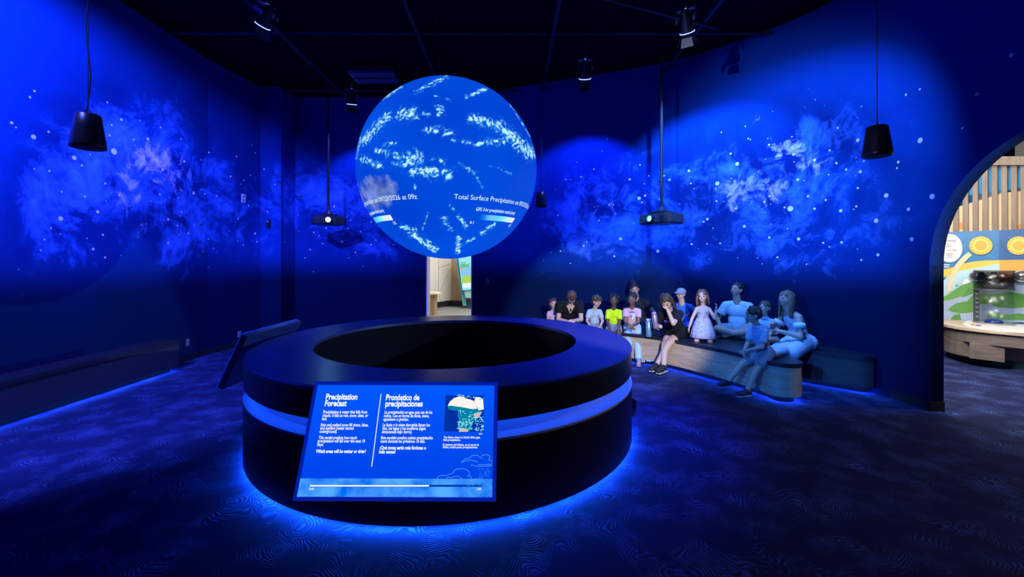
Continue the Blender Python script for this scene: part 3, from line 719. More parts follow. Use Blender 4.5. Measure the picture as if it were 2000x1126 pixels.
# ------------------------------------------------------------------ benches
M_OAK = wood('light_oak', (0.44, 0.31, 0.19), (0.60, 0.45, 0.30), 3.0)
M_DARKOAK = wood('grey_stained_oak', (0.035, 0.034, 0.04), (0.06, 0.056, 0.06), 3.0)
M_SEAT = mat('dark_seat_laminate', (0.016, 0.018, 0.03), 0.38, bump=.03)
def offset_poly(pl, d):
    out = []; n = len(pl)
    for i in range(n):
        a, b, c = V(pl[i - 1]), V(pl[i]), V(pl[(i + 1) % n]); e1 = (b - a).normalized(); e2 = (c - b).normalized(); n1 = V((e1.y, -e1.x)); n2 = V((e2.y, -e2.x)); m = (n1 + n2)
        if m.length < 1e-6: m = n1
        m.normalize(); k = d / max(.35, m.dot(n1)); q = b + m * k; out.append((q.x, q.y))
    return out
def bench(label, plan, led_idx, h=0.45, face=M_OAK, cat='bench'):
    """plan: counter-clockwise outline; led_idx: (i0,i1) run of plan points along the open front"""
    area = sum(plan[i - 1][0] * plan[i][1] - plan[i][0] * plan[i - 1][1] for i in range(len(plan)))
    assert area > 0
    cx = sum(p[0] for p in plan) / len(plan); cy = sum(p[1] for p in plan) / len(plan)
    rt = thing('bench', (cx, cy, 0), label, cat, 'benches along the walls')
    body = offset_poly(plan, -0.012); pl = offset_poly(plan, -0.085)
    MB().prism(plan, h - 0.045, h).part('seat_top', M_SEAT, rt)
    MB().prism(body, 0.07, h - 0.046).part('front_panel', face, rt)
    MB().prism(pl, 0.0, 0.0695).part('plinth', M_PIT, rt)
    a = offset_poly(plan, -0.035); b = offset_poly(plan, -0.06); mb = MB()
    run = list(range(led_idx[0], led_idx[1]))
    for i in run:
        j = (i + 1) % len(plan); i_ = i % len(plan)
        mb.add([(a[i_][0], a[i_][1], .066), (a[j][0], a[j][1], .066), (b[j][0], b[j][1], .066), (b[i_][0], b[i_][1], .066)], [(0, 1, 2, 3)])
    mb.part('led_strip', M_LED, rt)
    return rt
# left bench: straight run along the left wall
bench('long dark bench along left wall with blue light beneath', [(-5.19, -1.5), (-4.86, -1.5), (-4.86, 6.26), (-5.19, 6.26)], (1, 3), face=mat('dark_bench_panel', (0.03, 0.035, 0.05), 0.4))
# curved audience bench and its peninsula end
front = arc_pts([(-0.1, 7.62), (0.7, 7.28), (1.4, 7.0), (1.95, 6.66), (2.3, 6.3), (2.72, 5.56), (2.9, 5.1)], 5)
endc = [(2.92 + .0, 5.05)] + [(3.13 + 0.2 * math.cos(t), 4.93 + 0.17 * math.sin(t)) for t in [R_(x) for x in range(190, 361, 10)]]
inner = [(3.34, 5.15), (3.42, 5.5), (3.6, 5.72)]
def wall_off(d, lo, hi):
    pts = [p for p in RIGHT_CURVE]; out = []
    for i, p in enumerate(pts):
        t = (pts[min(i + 1, len(pts) - 1)] - pts[max(i - 1, 0)]).normalized(); q = p + V((t.y, -t.x)) * d
        if lo <= q.x <= hi: out.append((q.x, q.y))
    return out
wb = wall_off(0.012, -0.05, 3.86)
plan1 = [(p.x, p.y) for p in front] + endc + inner + [(3.72, 5.92)] + wb[::-1]
NB1 = len(front) + len(endc) + 2
bench('curved oak-faced bench with rounded end where visitors sit', plan1, (0, NB1))
w2 = wall_off(0.012, 3.9, 4.6)
front2 = arc_pts([(3.62, 5.73), (3.86, 5.50), (4.08, 5.28), (4.24, 5.14), (4.36, 5.12), (4.41, 5.2)], 4)
plan2 = [(p.x, p.y) for p in front2] + [(q[0], q[1]) for q in w2 if q[1] > 5.3][::-1] + [(3.74, 5.93)]
bench('short dark curved bench beside the arch, empty at its far end', plan2, (0, len(front2) - 1), face=M_DARKOAK)

# ------------------------------------------------------------------ hanging speakers, projectors, spotlights, ceiling steelwork
def speaker(loc, label, yaw, s=1.0):
    L_ = V(loc)
    rt = thing('pendant_speaker', L_, label, 'speaker', 'pendant speakers on cables')
    pr = [(0.0, .25), (.062, .25), (.072, .243), (.085, .15), (.102, .03), (.104, .012), (.1, 0.004), (.092, 0.0)]
    MB().lathe([(r * s, h * s) for r, h in pr], L_, 32).part('cabinet', M_PLASTIC, rt, True)
    MB().lathe([(0, .004 * s), (.088 * s, .001 * s), (.091 * s, .001 * s), (0, .008 * s)], L_, 32).part('grille', mat('speaker_grille', (.012, .012, .015), .6, bump=.6, bscale=300), rt)
    mb = MB(); d = V((math.cos(yaw), math.sin(yaw), 0))
    mb.tube([L_ + d * .02 + V((0, 0, .25 * s)), L_ + V((0, 0, .29 * s)), L_ - d * .02 + V((0, 0, .25 * s))], .006, 6); mb.part('hanger', M_METAL, rt)
    top = ZTOP - L_.z; mb = MB(); pts = []
    for i in range(40):
        t = i / 39; z = .27 * s + (top - .27 * s) * t
        pts.append(L_ + d * (.012 * math.sin(z * 9 + L_.x)) + V((0, 0, z)))
    mb.tube(pts, .0045, 5); mb.tube([L_ + V((0, 0, .28 * s)), L_ + V((0, 0, top))], .003, 5); mb.part('cable', M_METAL, rt)
speaker(P(172, 290, 3.05), 'dark pendant speaker hanging before the left mural', .4, .98)
speaker(P(1713, 306, 3.5), 'dark pendant speaker hanging before the right mural', .9)
speaker(P(1057, 404, 6.9), 'small distant pendant speaker just right of the globe', .3, .95)

def projector(loc, target, label, lens_col, les):
    L_ = V(loc); f = (V(target) - L_); f.z = 0; f.normalize(); s = V((f.y, -f.x, 0)); u = V((0, 0, 1)); ax = (s, f, u)
    rt = thing('projector', L_ - u * .1, label, 'projector', 'projectors on ceiling poles')
    MB().box(L_, (.54, .42, .16), ax, bev=.02).part('housing', mat('projector_housing', (.06, .065, .07), .4), rt)
    lc = L_ + f * .21 + s * (.06)
    MB().lathe([(.045, -.02), (.06, -.02), (.06, .05), (.05, .06), (.045, .05)], lc, 24, f, closed=True).part('lens_barrel', M_METAL, rt, True)
    MB().lathe([(0, .035), (.025, .03), (.044, .015)], lc, 20, f).part('lens', emis('lit_lens_' + str(int(les)), lens_col, les), rt, True)
    mb = MB()
    for k in range(6): mb.box(L_ + f * .213 - s * (.1 + .022 * k), (.008, .006, .09), ax)
    mb.part('vent_slats', M_PLASTIC, rt)['kind'] = 'stuff'
    MB().box(L_ + u * .1, (.3, .3, .03), ax, bev=.008).lathe([(.09, .115), (.09, .13), (.03, .2), (.03, .26)], L_, 20).part('mount_bracket', M_METAL, rt)
    MB().tube([L_ + u * .2, V((L_.x, L_.y, ZTOP))], .024, 12).part('pole', M_METAL, rt)
    for k in range(3): MB().lathe([(.03, -.02), (.03, .02)], V((L_.x, L_.y, L_.z + .6 + k * .75)), 12).part('pole_collar', M_METAL, rt)
    light('projector_lamp', 'POINT', lc + f * .03, lc, .02 * les, lens_col, shadow_soft_size=.02)  # added point light outside the lens, brightens the housing face
    return rt
projector(P(641, 431, 8.2), GC, 'ceiling projector on a pole with bright cyan lens, left of the globe', (.35, 1.0, .95), 40)
projector(P(1292, 428, 6.7), GC, 'ceiling projector on a pole before the right part of the mural', (.1, .6, .8), 6)

def spotlight(loc, target, label, s=1.0):
    L_ = V(loc); f = (V(target) - L_).normalized(); side = f.cross(V((0, 0, 1))).normalized(); u = side.cross(f)
    rt = thing('spotlight', L_, label, 'spotlight', 'track spotlights under the ceiling')
    MB().lathe([(0, -.14), (.04, -.14), (.055, -.11), (.06, .05), (.085, .11), (.088, .16), (.08, .16), (.07, .08), (0, .05)], L_, 28, f).part('lamp_housing', M_METAL, rt, True)
    MB().lathe([(0, .09), (.07, .09)], L_, 24, f).part('lens', emis('lit_blue_lens', (.12, .2, 1.0), 3.0), rt)
    mb = MB()
    for k in (-1, 1):
        mb.box(L_ + side * (k * .1) - V((0, 0, -.04)), (.012, .05, .2), (side, f, u)); 
    mb.box(L_ + V((0, 0, .14)), (.21, .05, .012), (side, V((0, 0, 1)).cross(side), V((0, 0, 1))))
    mb.part('yoke', mat('blue_lit_yoke', (.35, .36, .4), .4), rt)
    MB().lathe([(.0895, .118), (.0915, .124), (.0895, .130)], L_, 28, f).part('lens_rim', emis('lit_lens_rim', (.25, .35, 1.0), 2.5), rt)  # added glowing ring, imitates the bright lens edge seen from the side
    light('lamp_leak', 'POINT', L_ - f * .06 + V((0, 0, .105)), L_, 0.12, (.1, .2, 1.0), shadow_soft_size=.01)  # added point light to brighten the yoke, not part of the lamp
    mb = MB(); fl_ = L_ + f * .17
    for k in range(4):
        d = (side, u, -side, -u)[k]; e = (u, side, u, side)[k]
        mb.add([fl_ + d * .085 + e * .06, fl_ + d * .085 - e * .06, fl_ + d * .125 + f * .1 - e * .075, fl_ + d * .125 + f * .1 + e * .075, fl_ + d * .089 + e * .06, fl_ + d * .089 - e * .06, fl_ + d * .129 + f * .1 - e * .075, fl_ + d * .129 + f * .1 + e * .075],
               [(0, 1, 2, 3), (7, 6, 5, 4), (0, 4, 5, 1), (2, 6, 7, 3), (1, 5, 6, 2), (3, 7, 4, 0)])
    mb.part('barn_doors', M_METAL, rt)
    MB().tube([L_ + V((0, 0, .14)), V((L_.x, L_.y, min(ZTOP - .1, L_.z + .45)))], .014, 8).box((L_.x, L_.y, min(ZTOP - .12, L_.z + .4)), (.06, .06, .1)).part('clamp', M_METAL, rt)
for (fp, aim, *_), lb in zip(WASH, ('spotlight above the near end of the left wall', 'blue-lit spotlight on the ceiling track left of the globe', 'tiny far spotlight near the ceiling grille',
        'smaller spotlight hanging straight right of the globe top', 'blue-lit spotlight with bright yoke, right of the globe', 'spotlight above the arch aimed at the right mural')):
    spotlight(fp, aim, lb)
M_PIPE = mat('dark_painted_steel', (.03, .033, .05), .5)
for x in (-3.35, -1.37, .6, 2.65):
    o = MB().box((x, 3.2, 4.9), (.05, 11, .05)).part('trim_1', M_PIPE); o['kind'] = 'structure'
for y in (6.34, 8.5, 3.6):
    o = MB().tube([(-5.1, y, 4.98), (min(4.3, 4.2), y, 4.98)], .028, 8).part('trim_2', M_PIPE); o['kind'] = 'structure'
o = MB().tube([(.1, 4.9, 4.86), (2.9, 6.0, 4.86)], .02, 8).part('trim_3', M_PIPE); o['kind'] = 'structure'
# ceiling grille
g = P(732, 145, 7.8); gr = thing('ceiling_grille', (g.x, g.y, 4.93), 'slotted air grille in the dark ceiling left of the globe', 'grille')
MB().box((g.x, g.y, 4.98), (.84, .62, .08), bev=.01).part('frame', M_PIPE, gr)
for j in range(2):
    for i in range(22):
        MB().box((g.x - .38 + i * .036, g.y - .13 + j * .26, 4.935), (.018, .16, .012)).part('slat', mat('grey_grille_slat', (.4, .42, .5), .5), gr)

# small wall devices
def plate(px, py, label, name='wall_outlet', w=.075, h=.115, cat='outlet', col=(.45, .46, .5)):
    o, p, n, tg = ray_wall(px, py); rt = thing(name, p + n * .001, label, cat); ax = (tg, n, V((0, 0, 1)))
    MB().box(p + n * .005, (w, .009, h), ax, bev=.003).part('cover_plate', mat('plate_%d' % int(col[0] * 100), col, .4), rt)
    for k in (-1, 1): MB().box(p + n * .011 + V((0, 0, k * h * .22)), (w * .4, .006, h * .22), ax).part('socket', mat('plate_socket', (.2, .2, .24), .4), rt)
plate(475, 387, 'pale light switch plate on the mural beside the pilaster', 'light_switch', cat='switch', col=(.7, .72, .8), h=.16, w=.1)
plate(467, 652, 'dim outlet low on the wall behind the left display', col=(.3, .31, .36))
plate(366, 668, 'dark outlet on wall at far end of left bench', col=(.12, .12, .15))
plate(952, 549, 'small dark call plate on the wall right of the far doorway', 'wall_panel', cat='switch', col=(.1, .1, .14))
o, p, n, tg = ray_wall(526, 436); rt = thing('fire_strobe', p, 'small black device on the lit pilaster', 'alarm'); MB().box(p + n * .03, (.07, .06, .16), (tg, n, V((0, 0, 1))), bev=.01).part('housing', M_PLASTIC, rt); MB().lathe([(0, .012), (.022, .006), (.026, 0)], p + n * .06 + V((0, 0, .03)), 12, n).part('lens', mat('dim_lens', (.25, .25, .3), .2), rt)

# ------------------------------------------------------------------ room beyond the far doorway
M_PALE = mat('pale_grey_panel', (.62, .6, .56), .6)
M_SEAM = mat('dark_seam', (.28, .26, .25), .7)
M_JAMB = mat('pale_jamb_paint', (.72, .75, .82), .6)
def wallbox(name, a, b, z0, z1, t, m):
    a = V((a[0], a[1], 0)); b = V((b[0], b[1], 0)); d = (b - a); L_ = d.length; d.normalize(); n = V((d.y, -d.x, 0)); c = (a + b) / 2 - n * t / 2
    o = MB().box((c.x, c.y, (z0 + z1) / 2), (L_, t, z1 - z0), (d, n, V((0, 0, 1)))).part(name, m); o['kind'] = 'structure'; return o
dj = MB().box((DOOR_X0 + .01, 9.16, 1.1), (.02, .34, 2.2)).box((DOOR_X1 - .01, 9.03, 1.1), (.02, .36, 2.2)).box(((DOOR_X0 + DOOR_X1) / 2, 9.1, 2.19), (DOOR_X1 - DOOR_X0 - .04, .3, .02)).part('door_1', M_JAMB); dj['kind'] = 'structure'; dj['label'] = 'pale jamb of the doorway under the globe'
ff = MB().box((-1.2, 12.1, .004), (3.9, 5.7, .006)).part('floor', mat('grey_floor_tile', (.22, .22, .23), .5, var=.15, bscale=3)); ff['kind'] = 'structure'
A1 = V((-2.95, 13.8)); A2 = V((-2.17, 15.2)); A3 = V((-0.9, 14.4))
w1 = wallbox('wall_far_left', A1, A2, 0, 3.0, .1, M_PALE)
wallbox('wall_far_left', (-2.95, 9.3), A1, 0, 3.0, .1, M_PALE)
w2_ = wallbox('wall_far_back', A2, (-1.55, 14.85), 0, 3.0, .1, wood('tan_oak_panel', (.32, .2, .11), (.42, .28, .17), 3, axis='Z'))
wallbox('wall_far_right', (-1.55, 14.85), (.6, 14.6), 0, 3.0, .1, M_PALE)
wallbox('wall_far_right', (.6, 14.6), (.6, 9.4), 0, 3.0, .1, M_PALE)
o = MB().box((-1.2, 12.2, 3.55), (4.6, 6.2, .08)).part('ceiling', mat('white_ceiling', (.7, .7, .68), .8)); o['kind'] = 'structure'
wn = V(((A2 - A1).y, -(A2 - A1).x)).normalized()
def seam(px0, py0, px1, py1):
    o3 = V((A1.x, A1.y, 0)); n3 = V((wn.x, wn.y, 0)); a = hit_plane(px0, py0, o3, n3) + n3 * .003; b = hit_plane(px1, py1, o3, n3) + n3 * .003
    return MB().tube([a, b], .008, 6).part('seam', M_SEAM, w1)
for q in ((856.5, 505, 856.5, 570), (857, 523, 881, 514), (879, 524, 857.5, 573), (857.5, 578, 864, 597)): seam(*q)
baseboard('baseboard_far', [(-2.94, 13.8), (-2.165, 15.19), (-1.55, 14.84), (.6, 14.59)], .2, .02)
# counter
ct = thing('counter', P(845, 615, 12.6) * 1.0, 'small tan oak counter inside the far doorway', 'counter'); c0 = PZ(846, 614, 0.0)
ct.location = (c0.x, c0.y, 0)
MB().box((c0.x - .06, c0.y, .30), (.28, .5, .6), bev=.01).part('base', wood('tan_oak_panel', (.32, .2, .11), (.42, .28, .17)), ct)
MB().box((c0.x - .02, c0.y, .63), (.42, .6, .06), bev=.02).part('counter_top', mat('pale_oak_top', (.72, .58, .45), .4), ct)
# tilted exhibit display
D0 = P(893, 597, 14.2); 
ed = thing('exhibit_display', (D0.x + .2, D0.y, 0), 'teal-framed tilted exhibit screen with green landscape in far room', 'display')
def slab(pts, Yd, th=.06):
    fr = [P(x, y, Yd) for x, y in pts]; bk = [p + V((0, th, 0)) for p in fr]; n = len(pts)
    return MB().add(fr + bk, [tuple(range(n)), tuple(range(2 * n - 1, n - 1, -1))] + [(i, i + n, (i + 1) % n + n, (i + 1) % n) for i in range(n)])
slab([(889, 496), (894, 496), (911.5, 597), (904, 597)], 14.2).part('side_frame', mat('teal_frame', (.05, .32, .36), .4), ed)
slab([(894, 488), (930, 488), (930, 583), (909, 581)], 14.1, .05).part('face_panel', mat('pale_teal_panel', (.25, .5, .45), .5), ed)
scn = slab([(895, 500), (917, 500), (922, 565), (903, 566)], 14.04, .03).part('screen', emis('sky_screen', (.35, .8, .95), 1), ed)
slab([(899, 521), (918.5, 521), (920.5, 538), (901, 540)], 14.03, .01).part('screen_water', emis('water_screen', (.25, .6, .95), 1), scn)
slab([(901, 540), (920.5, 537), (921.5, 552), (902.5, 556)], 14.028, .01).part('screen_meadow', emis('meadow_screen', (.45, .7, .1), 1), scn)
slab([(898, 523), (917, 521.5), (916, 512), (911, 517), (908, 510), (905, 516), (902, 508)], 14.026, .01).part('screen_trees', emis('tree_screen', (.15, .55, .3), 1), scn)
slab([(898, 526), (908, 526), (908, 523.5), (898, 523.5)], 14.024, .01).part('screen_boat', emis('boat_screen', (.9, .4, .2), 1), scn)
slab([(904, 553), (921, 552), (921.5, 561), (904.5, 562)], 14.022, .01).part('screen_caption', emis('cap_screen', (.8, .95, 1.0), 1), scn)
slab([(911, 581), (930, 582), (930, 604), (913, 600)], 14.3, .3).part('base', mat('dark_grey_base', (.06, .07, .08), .6), ed)

# ------------------------------------------------------------------ exhibit room through the arch
XO = V((7.68, 7.6, 0)); XU = V((.62, -.785, 0)).normalized(); XN = V((XU.y, -XU.x, 0))   # XN faces the camera
def xhit(px, py, lift=0.0): return hit_plane(px, py, XO + XN * lift, XN)
def xpoly(mb, pts, lift, th=.006, mi=0):
    f = [xhit(x, y, lift) for x, y in pts]; b = [p - XN * th for p in f]; n = len(f)
    return mb.add(f + b, [tuple(range(n)), tuple(range(2 * n - 1, n - 1, -1))] + [(i, i + n, (i + 1) % n + n, (i + 1) % n) for i in range(n)], mi)
AX = (XU, XN, V((0, 0, 1)))
ex = thing('weather_exhibit', XO + XU * .6, 'painted exhibit panel of suns and green hills under wooden slats', 'exhibit')
c = XO + XU * .9
def xbox(u, z, d, su, sz, sd, mb=None, bev=0):
    return (mb or MB()).box(XO + XU * u + XN * d + V((0, 0, z)), (su, sd, sz), AX, bev=bev)
xbox(.8, 1.3, -.05, 3.2, 1.62, .08).part('graphic_panel', mat('print_sky_blue', (.02, .17, .42), .45, var=.35, bscale=5), ex)
def art(name, pts, col, lift, var=0.0):
    key = 'print_%02d%02d%02d' % tuple(int(x * 99) for x in col)
    return xpoly(MB(), pts, lift).part(name, mat(key, col, .5, var=var, bscale=6), ex)
def ex4(l): return [(1840 + x / 4.02, 440 + y / 4.02) for x, y in l]
art('painted_dark_sky', ex4([(450, 40), (660, 25), (660, 280), (450, 275)]), (.015, .10, .30), .003, .3)
art('painted_yellow_hill', ex4([(-20, 420), (-20, 350), (60, 335), (160, 300), (250, 283), (350, 274), (450, 272), (450, 300), (300, 330), (160, 360)]), (.85, .52, .08), .004)
art('painted_pale_sky', ex4([(-20, 780), (-20, 470), (40, 400), (110, 365), (200, 345), (300, 328), (452, 296), (452, 780)]), (.42, .62, .72), .005, .15)
art('painted_orange_hill', ex4([(450, 272), (560, 270), (670, 270), (670, 460), (450, 460)]), (.85, .35, .06), .006)
art('painted_red_hill', ex4([(450, 365), (520, 380), (600, 395), (670, 410), (670, 520), (450, 520)]), (.75, .10, .04), .007)
art('painted_mountain', ex4([(155, 470), (175, 425), (195, 420), (215, 435), (235, 470)]), (.75, .85, .9), .008)
art('painted_mountain', ex4([(100, 480), (118, 455), (130, 478)]), (.1, .35, .2), .0085)
art('painted_green_hill', ex4([(-20, 590), (15, 560), (90, 510), (160, 465), (240, 440), (300, 432), (420, 432), (520, 430), (670, 425), (670, 500), (520, 540), (450, 540), (330, 560), (240, 530), (150, 560), (70, 590), (20, 600)]), (.13, .36, .08), .009, .2)
art('painted_river', ex4([(-20, 600), (60, 585), (140, 560), (230, 520), (310, 480), (670, 440), (670, 760), (-20, 760)]), (.36, .46, .66), .0095, .15)
for pts in ([(45, 660), (110, 610), (200, 590), (250, 535), (300, 530), (420, 535), (530, 520), (670, 545), (670, 640), (540, 650), (430, 640), (370, 610), (300, 620), (240, 680), (160, 690), (80, 680)],
            [(70, 725), (100, 700), (140, 690), (150, 740), (70, 742)], [(355, 690), (420, 680), (500, 700), (600, 690), (670, 700), (670, 745), (355, 740)], [(150, 560), (200, 500), (260, 460), (330, 440), (330, 510), (250, 530), (180, 560)]):
    art('painted_green_hill', ex4(pts), (.10, .30, .06), .011, .25)
art('painted_arrow', ex4([(45, 520), (50, 450), (70, 380), (105, 310), (150, 255), (205, 208), (235, 232), (180, 285), (130, 345), (100, 400), (80, 460), (70, 520)]), (.85, .60, .36), .013)
def disc(cx, cy, rx, ry, k=28): return [(cx + rx * math.cos(2 * pi * i / k), cy + ry * math.sin(2 * pi * i / k)) for i in range(k)]
for sx in (305, 600):
    rx = 92 if sx == 305 else 90
    art('painted_sun', ex4(disc(sx, 158, rx, 72)), (.82, .40, .06), .013); art('painted_sun_ring', ex4(disc(sx, 158, rx * .68, 53)), (.95, .65, .12), .0145); art('painted_sun_core', ex4(disc(sx, 158, rx * .52, 40)), (.85, .38, .06), .016)
    mb = MB()
    for k in range(16):
        a = 2 * pi * k / 16; ca, sa = math.cos(a), math.sin(a)
        xpoly(mb, ex4([(sx + rx * .72 * ca - 3 * sa, 158 + 57 * sa + 3 * ca), (sx + rx * .95 * ca - 5 * sa, 158 + 69 * sa + 5 * ca), (sx + rx * .95 * ca + 5 * sa, 158 + 69 * sa - 5 * ca), (sx + rx * .72 * ca + 3 * sa, 158 + 57 * sa - 3 * ca)]), .0155)
    mb.part('painted_sun_rays', mat('print_yellow_ray', (.95, .62, .1), .5), ex)['kind'] = 'stuff'
art('caption_disc', ex4(disc(60, 178, 100, 112)), (.72, .74, .74), .014)
def xtext(s, px, py, capx, px1, col, name='caption'):
    vs, fs, w = text_geo(s, .01); a = xhit(px, py, .022); b = xhit(px1, py, .022); a2 = xhit(px, py - capx, .022); L_ = (b - a).length; h = (a2 - a).length / .69
    d = (b - a).normalized(); MB().add([a + d * (v.x / w * L_) + V((0, 0, 1)) * (v.y * h) for v in vs], fs).part(name, col, ex)
tx = mat('dark_print', (.05, .05, .06), .6); rd_ = mat('red_print', (.6, .12, .08), .6)
xtext('Time Date!', 1848, 471, 2.6, 1867.5, tx); xtext('Fog or Mist?', 1848, 489, 2.2, 1869.5, rd_)
for k, (yy, w) in enumerate(((476, 10), (478.5, 10), (481, 11), (494, 12), (496.5, 14), (499, 11), (501.5, 12))):
    art('caption_line', [(1848, yy), (1848 + w, yy), (1848 + w, yy + .7), (1848, yy + .7)], (.25, .25, .26), .02)
art('caption_line', [(1844, 516), (1855, 516), (1855, 518), (1844, 518)], (.85, .85, .85), .01); art('caption_line', [(1844, 520), (1854, 520), (1854, 522), (1844, 522)], (.85, .85, .85), .01)
# slat screen above: cream and blue backing, timber slats, arched header
xbox(.8, 2.40, -.145, 3.4, .68, .03).part('backing_cream', mat('cream_paint', (.80, .62, .38), .6), ex)
xpoly(MB(), [(1842, 382), (1848, 374)] + [(x, 305 + (max(0, 1935 - x) ** 1.55) * .108 + 9) for x in range(1856, 2060, 8)] + [(2056, 360), (1994, 366), (1918, 378), (1842, 388)], -.13, .02).part('backing_blue', mat('bright_blue_paint', (.02, .25, .55), .6), ex)
for pts in ([(1858, 447), (1867, 443), (1867, 436), (1878, 434), (1886, 436), (1886, 447)], [(1980, 447), (1990, 438), (1997, 436), (2005, 446)]):
    xpoly(MB(), pts, -.12).part('painted_orange_patch', mat('print_orange', (.85, .3, .06), .5), ex)
def header_y(px): return 305 + 0.0 if px > 1935 else 305 + ((1935 - px) ** 1.55) * .108
M_SLAT = wood('brown_slat_oak', (.14, .085, .055), (.22, .145, .095), 3, axis='Z')
base_u = (xhit(1843, 450) - XO).dot(XU)
for k in range(11):
    px = 1847 + k * 19.0; a = xhit(px, 452); u = (a - XO).dot(XU); zt = xhit(px, header_y(px) + 12).z
    if zt < a.z + .1: continue
    MB().box(XO + XU * u + XN * -.075 + V((0, 0, (a.z + zt) / 2)), (.064, .07, zt - a.z), AX, bev=.004).part('slat', M_SLAT, ex)
pts = [(1838, 392), (1850, 384)] + [(x, header_y(x)) for x in range(1856, 2060, 8)]
top = [(x, header_y(x)) for x in range(1840, 2064, 8)]; bot = [(x, header_y(x) + 17) for x in range(2056, 1836, -8)]
f = [xhit(x, y, .06) for x, y in top + bot]; b = [p - XN * .36 for p in f]; n = len(f)
MB().add(f + b, [tuple(range(n)), tuple(range(2 * n - 1, n - 1, -1))] + [(i, i + n, (i + 1) % n + n, (i + 1) % n) for i in range(n)]).part('header', M_SLAT, ex)
for px in (1909, 1995):
    q = xhit(px, 539, .06); MB().ell(q, (.075, .06, .075), AX).lathe([(.075, -.05), (.095, -.05), (.095, .02), (.075, .02)], q, 24, XN, closed=True).part('knob', mat('grey_steel', (.3, .31, .33), .3, .8), ex, True)
# table
tb = thing('exhibit_table', XO + XU * .9 + XN * .65, 'white and oak topped exhibit table before the painted wall', 'table')
zt = .57
def tp(u, d): p = XO + XU * u + XN * d; return (p.x, p.y)
def rounded(u0, d1, r, u1=2.6, d0=.0):
    out = [tp(u0, d0)]; out = []
    out += [tp(u0, d0 + .03)] + [tp(u0 + r - r * math.cos(t), d1 - r + r * math.sin(t)) for t in [pi / 2 * k / 8 for k in range(9)]] + [tp(u1, d1), tp(u1, d0 + .03)]
    return out[::-1]
MB().prism(rounded(.02, 1.30, .75), zt - .04, zt).part('oak_top', wood('pale_oak_board', (.55, .42, .30), (.66, .53, .40)), tb)
MB().prism(rounded(.30, 1.305, .6), zt + .001, zt + .012).part('white_top', mat('white_laminate', (.85, .84, .82), .35), tb)
MB().prism(rounded(.06, 1.27, .75), zt - .22, zt - .041).part('fascia', wood('grey_brown_oak', (.16, .125, .11), (.22, .18, .16)), tb)
MB().prism(rounded(.08, 1.0, .7, 2.6), .12, zt - .22).part('base_panel', wood('warm_oak_base', (.42, .28, .18), (.52, .36, .25)), tb)
MB().prism(rounded(.05, 1.24, .72, .42), .12, zt - .22).part('end_support', wood('grey_brown_oak', (.16, .125, .11), (.22, .18, .16)), tb)
MB().prism(rounded(.12, .98, .65, 2.6), 0, .119).part('plinth', mat('teal_plinth', (.03, .09, .11), .5), tb)
for (px, py, rx, ry, col) in ((1900, 633.5, 5, 1.9, (.8, .3, .1)), (1911, 635, 6, 1.6, (.2, .15, .5))):
    q = [PZ(x, y, zt + .013) for x, y in disc(px, py, rx, ry, 16)]; MB().add(q, [tuple(range(16))]).part('printed_mark', mat('print_m%d' % int(col[0] * 100), col, .5), tb)
# glass cylinder
def acrylic(name, tint, refl):
    if name in MATS: return MATS[name]
    m = bpy.data.materials.new(name); m.use_nodes = True; nt = m.node_tree; nt.nodes.clear(); N = nt.nodes
    t = N.new('ShaderNodeBsdfTransparent'); t.inputs[0].default_value = (*tint, 1); g = N.new('ShaderNodeBsdfGlossy'); g.inputs['Roughness'].default_value = .2
    mx = N.new('ShaderNodeMixShader'); o = N.new('ShaderNodeOutputMaterial')
    mx.inputs[0].default_value = refl; nt.links.new(t.outputs[0], mx.inputs[1]); nt.links.new(g.outputs[0], mx.inputs[2]); nt.links.new(mx.outputs[0], o.inputs[0])
    MATS[name] = m; return m
def cylinder(u, d, label):
    q = XO + XU * u + XN * d; q.z = zt + .013; r = .225; h = .86
    rt = thing('fog_cylinder', q, label, 'cylinder', 'clear cylinders on the exhibit table')
    gl = acrylic('clear_acrylic', (.95, .97, .98), .035)
    MB().lathe([(r, .02), (r, h * .64), (r - .01, h * .64), (r - .01, .02)], q, 40, closed=True).part('clear_tube', gl, rt, True)
    MB().lathe([(r + .015, 0), (r + .015, .022), (r - .03, .022), (r - .03, 0)], q, 40, closed=True).part('base_ring', mat('steel_ring', (.55, .56, .6), .25, .9), rt)
    MB().lathe([(r + .008, h * .63), (r + .008, h * .66), (r - .012, h * .66), (r - .012, h * .63)], q, 40, closed=True).part('middle_ring', mat('grey_steel', (.3, .31, .33), .3, .8), rt)
    sm = acrylic('smoked_acrylic', (.66, .67, .69), .05)
    MB().lathe([(r, h * .66), (r, h), (r - .008, h), (r - .008, h * .66)], q, 40, closed=True).part('smoked_hood', sm, rt, True)
    MB().lathe([(0, h), (r + .004, h), (r + .004, h - .02), (0, h - .02)], q, 40).part('lid', mat('dark_lid', (.1, .1, .11), .4), rt)
    MB().lathe([(0, h - .02), (.03, h - .02), (.03, h - .09), (.08, h - .16), (.085, h - .18), (0, h - .18)], q, 24).part('nozzle', mat('grey_steel', (.3, .31, .33), .3, .8), rt, True)
    MB().ell(q + V((0, 0, .02)), (.11, .11, .065)).part('blue_dome', mat('navy_dome', (.01, .04, .22), .15), rt, True)
    MB().box(q - XU * (r - .035) + XN * .02 + V((0, 0, h * .33)), (.07, .012, h * .6), AX).part('scale_strip', mat('dark_strip', (.04, .04, .05), .5), rt)
    for k in range(6):
        MB().box(q - XU * (r - .045) + XN * .028 + V((0, 0, .1 + k * .075)), (.03, .004, .006), AX).part('scale_mark', mat('white_laminate', (.85, .84, .82), .35), rt)
def place_u(px, py):
    # point on table at line of sight
    p = PZ(px, py, zt + .013); q = p - XO; return q.dot(XU), q.dot(XN)
u_, d_ = place_u(1941, 631)
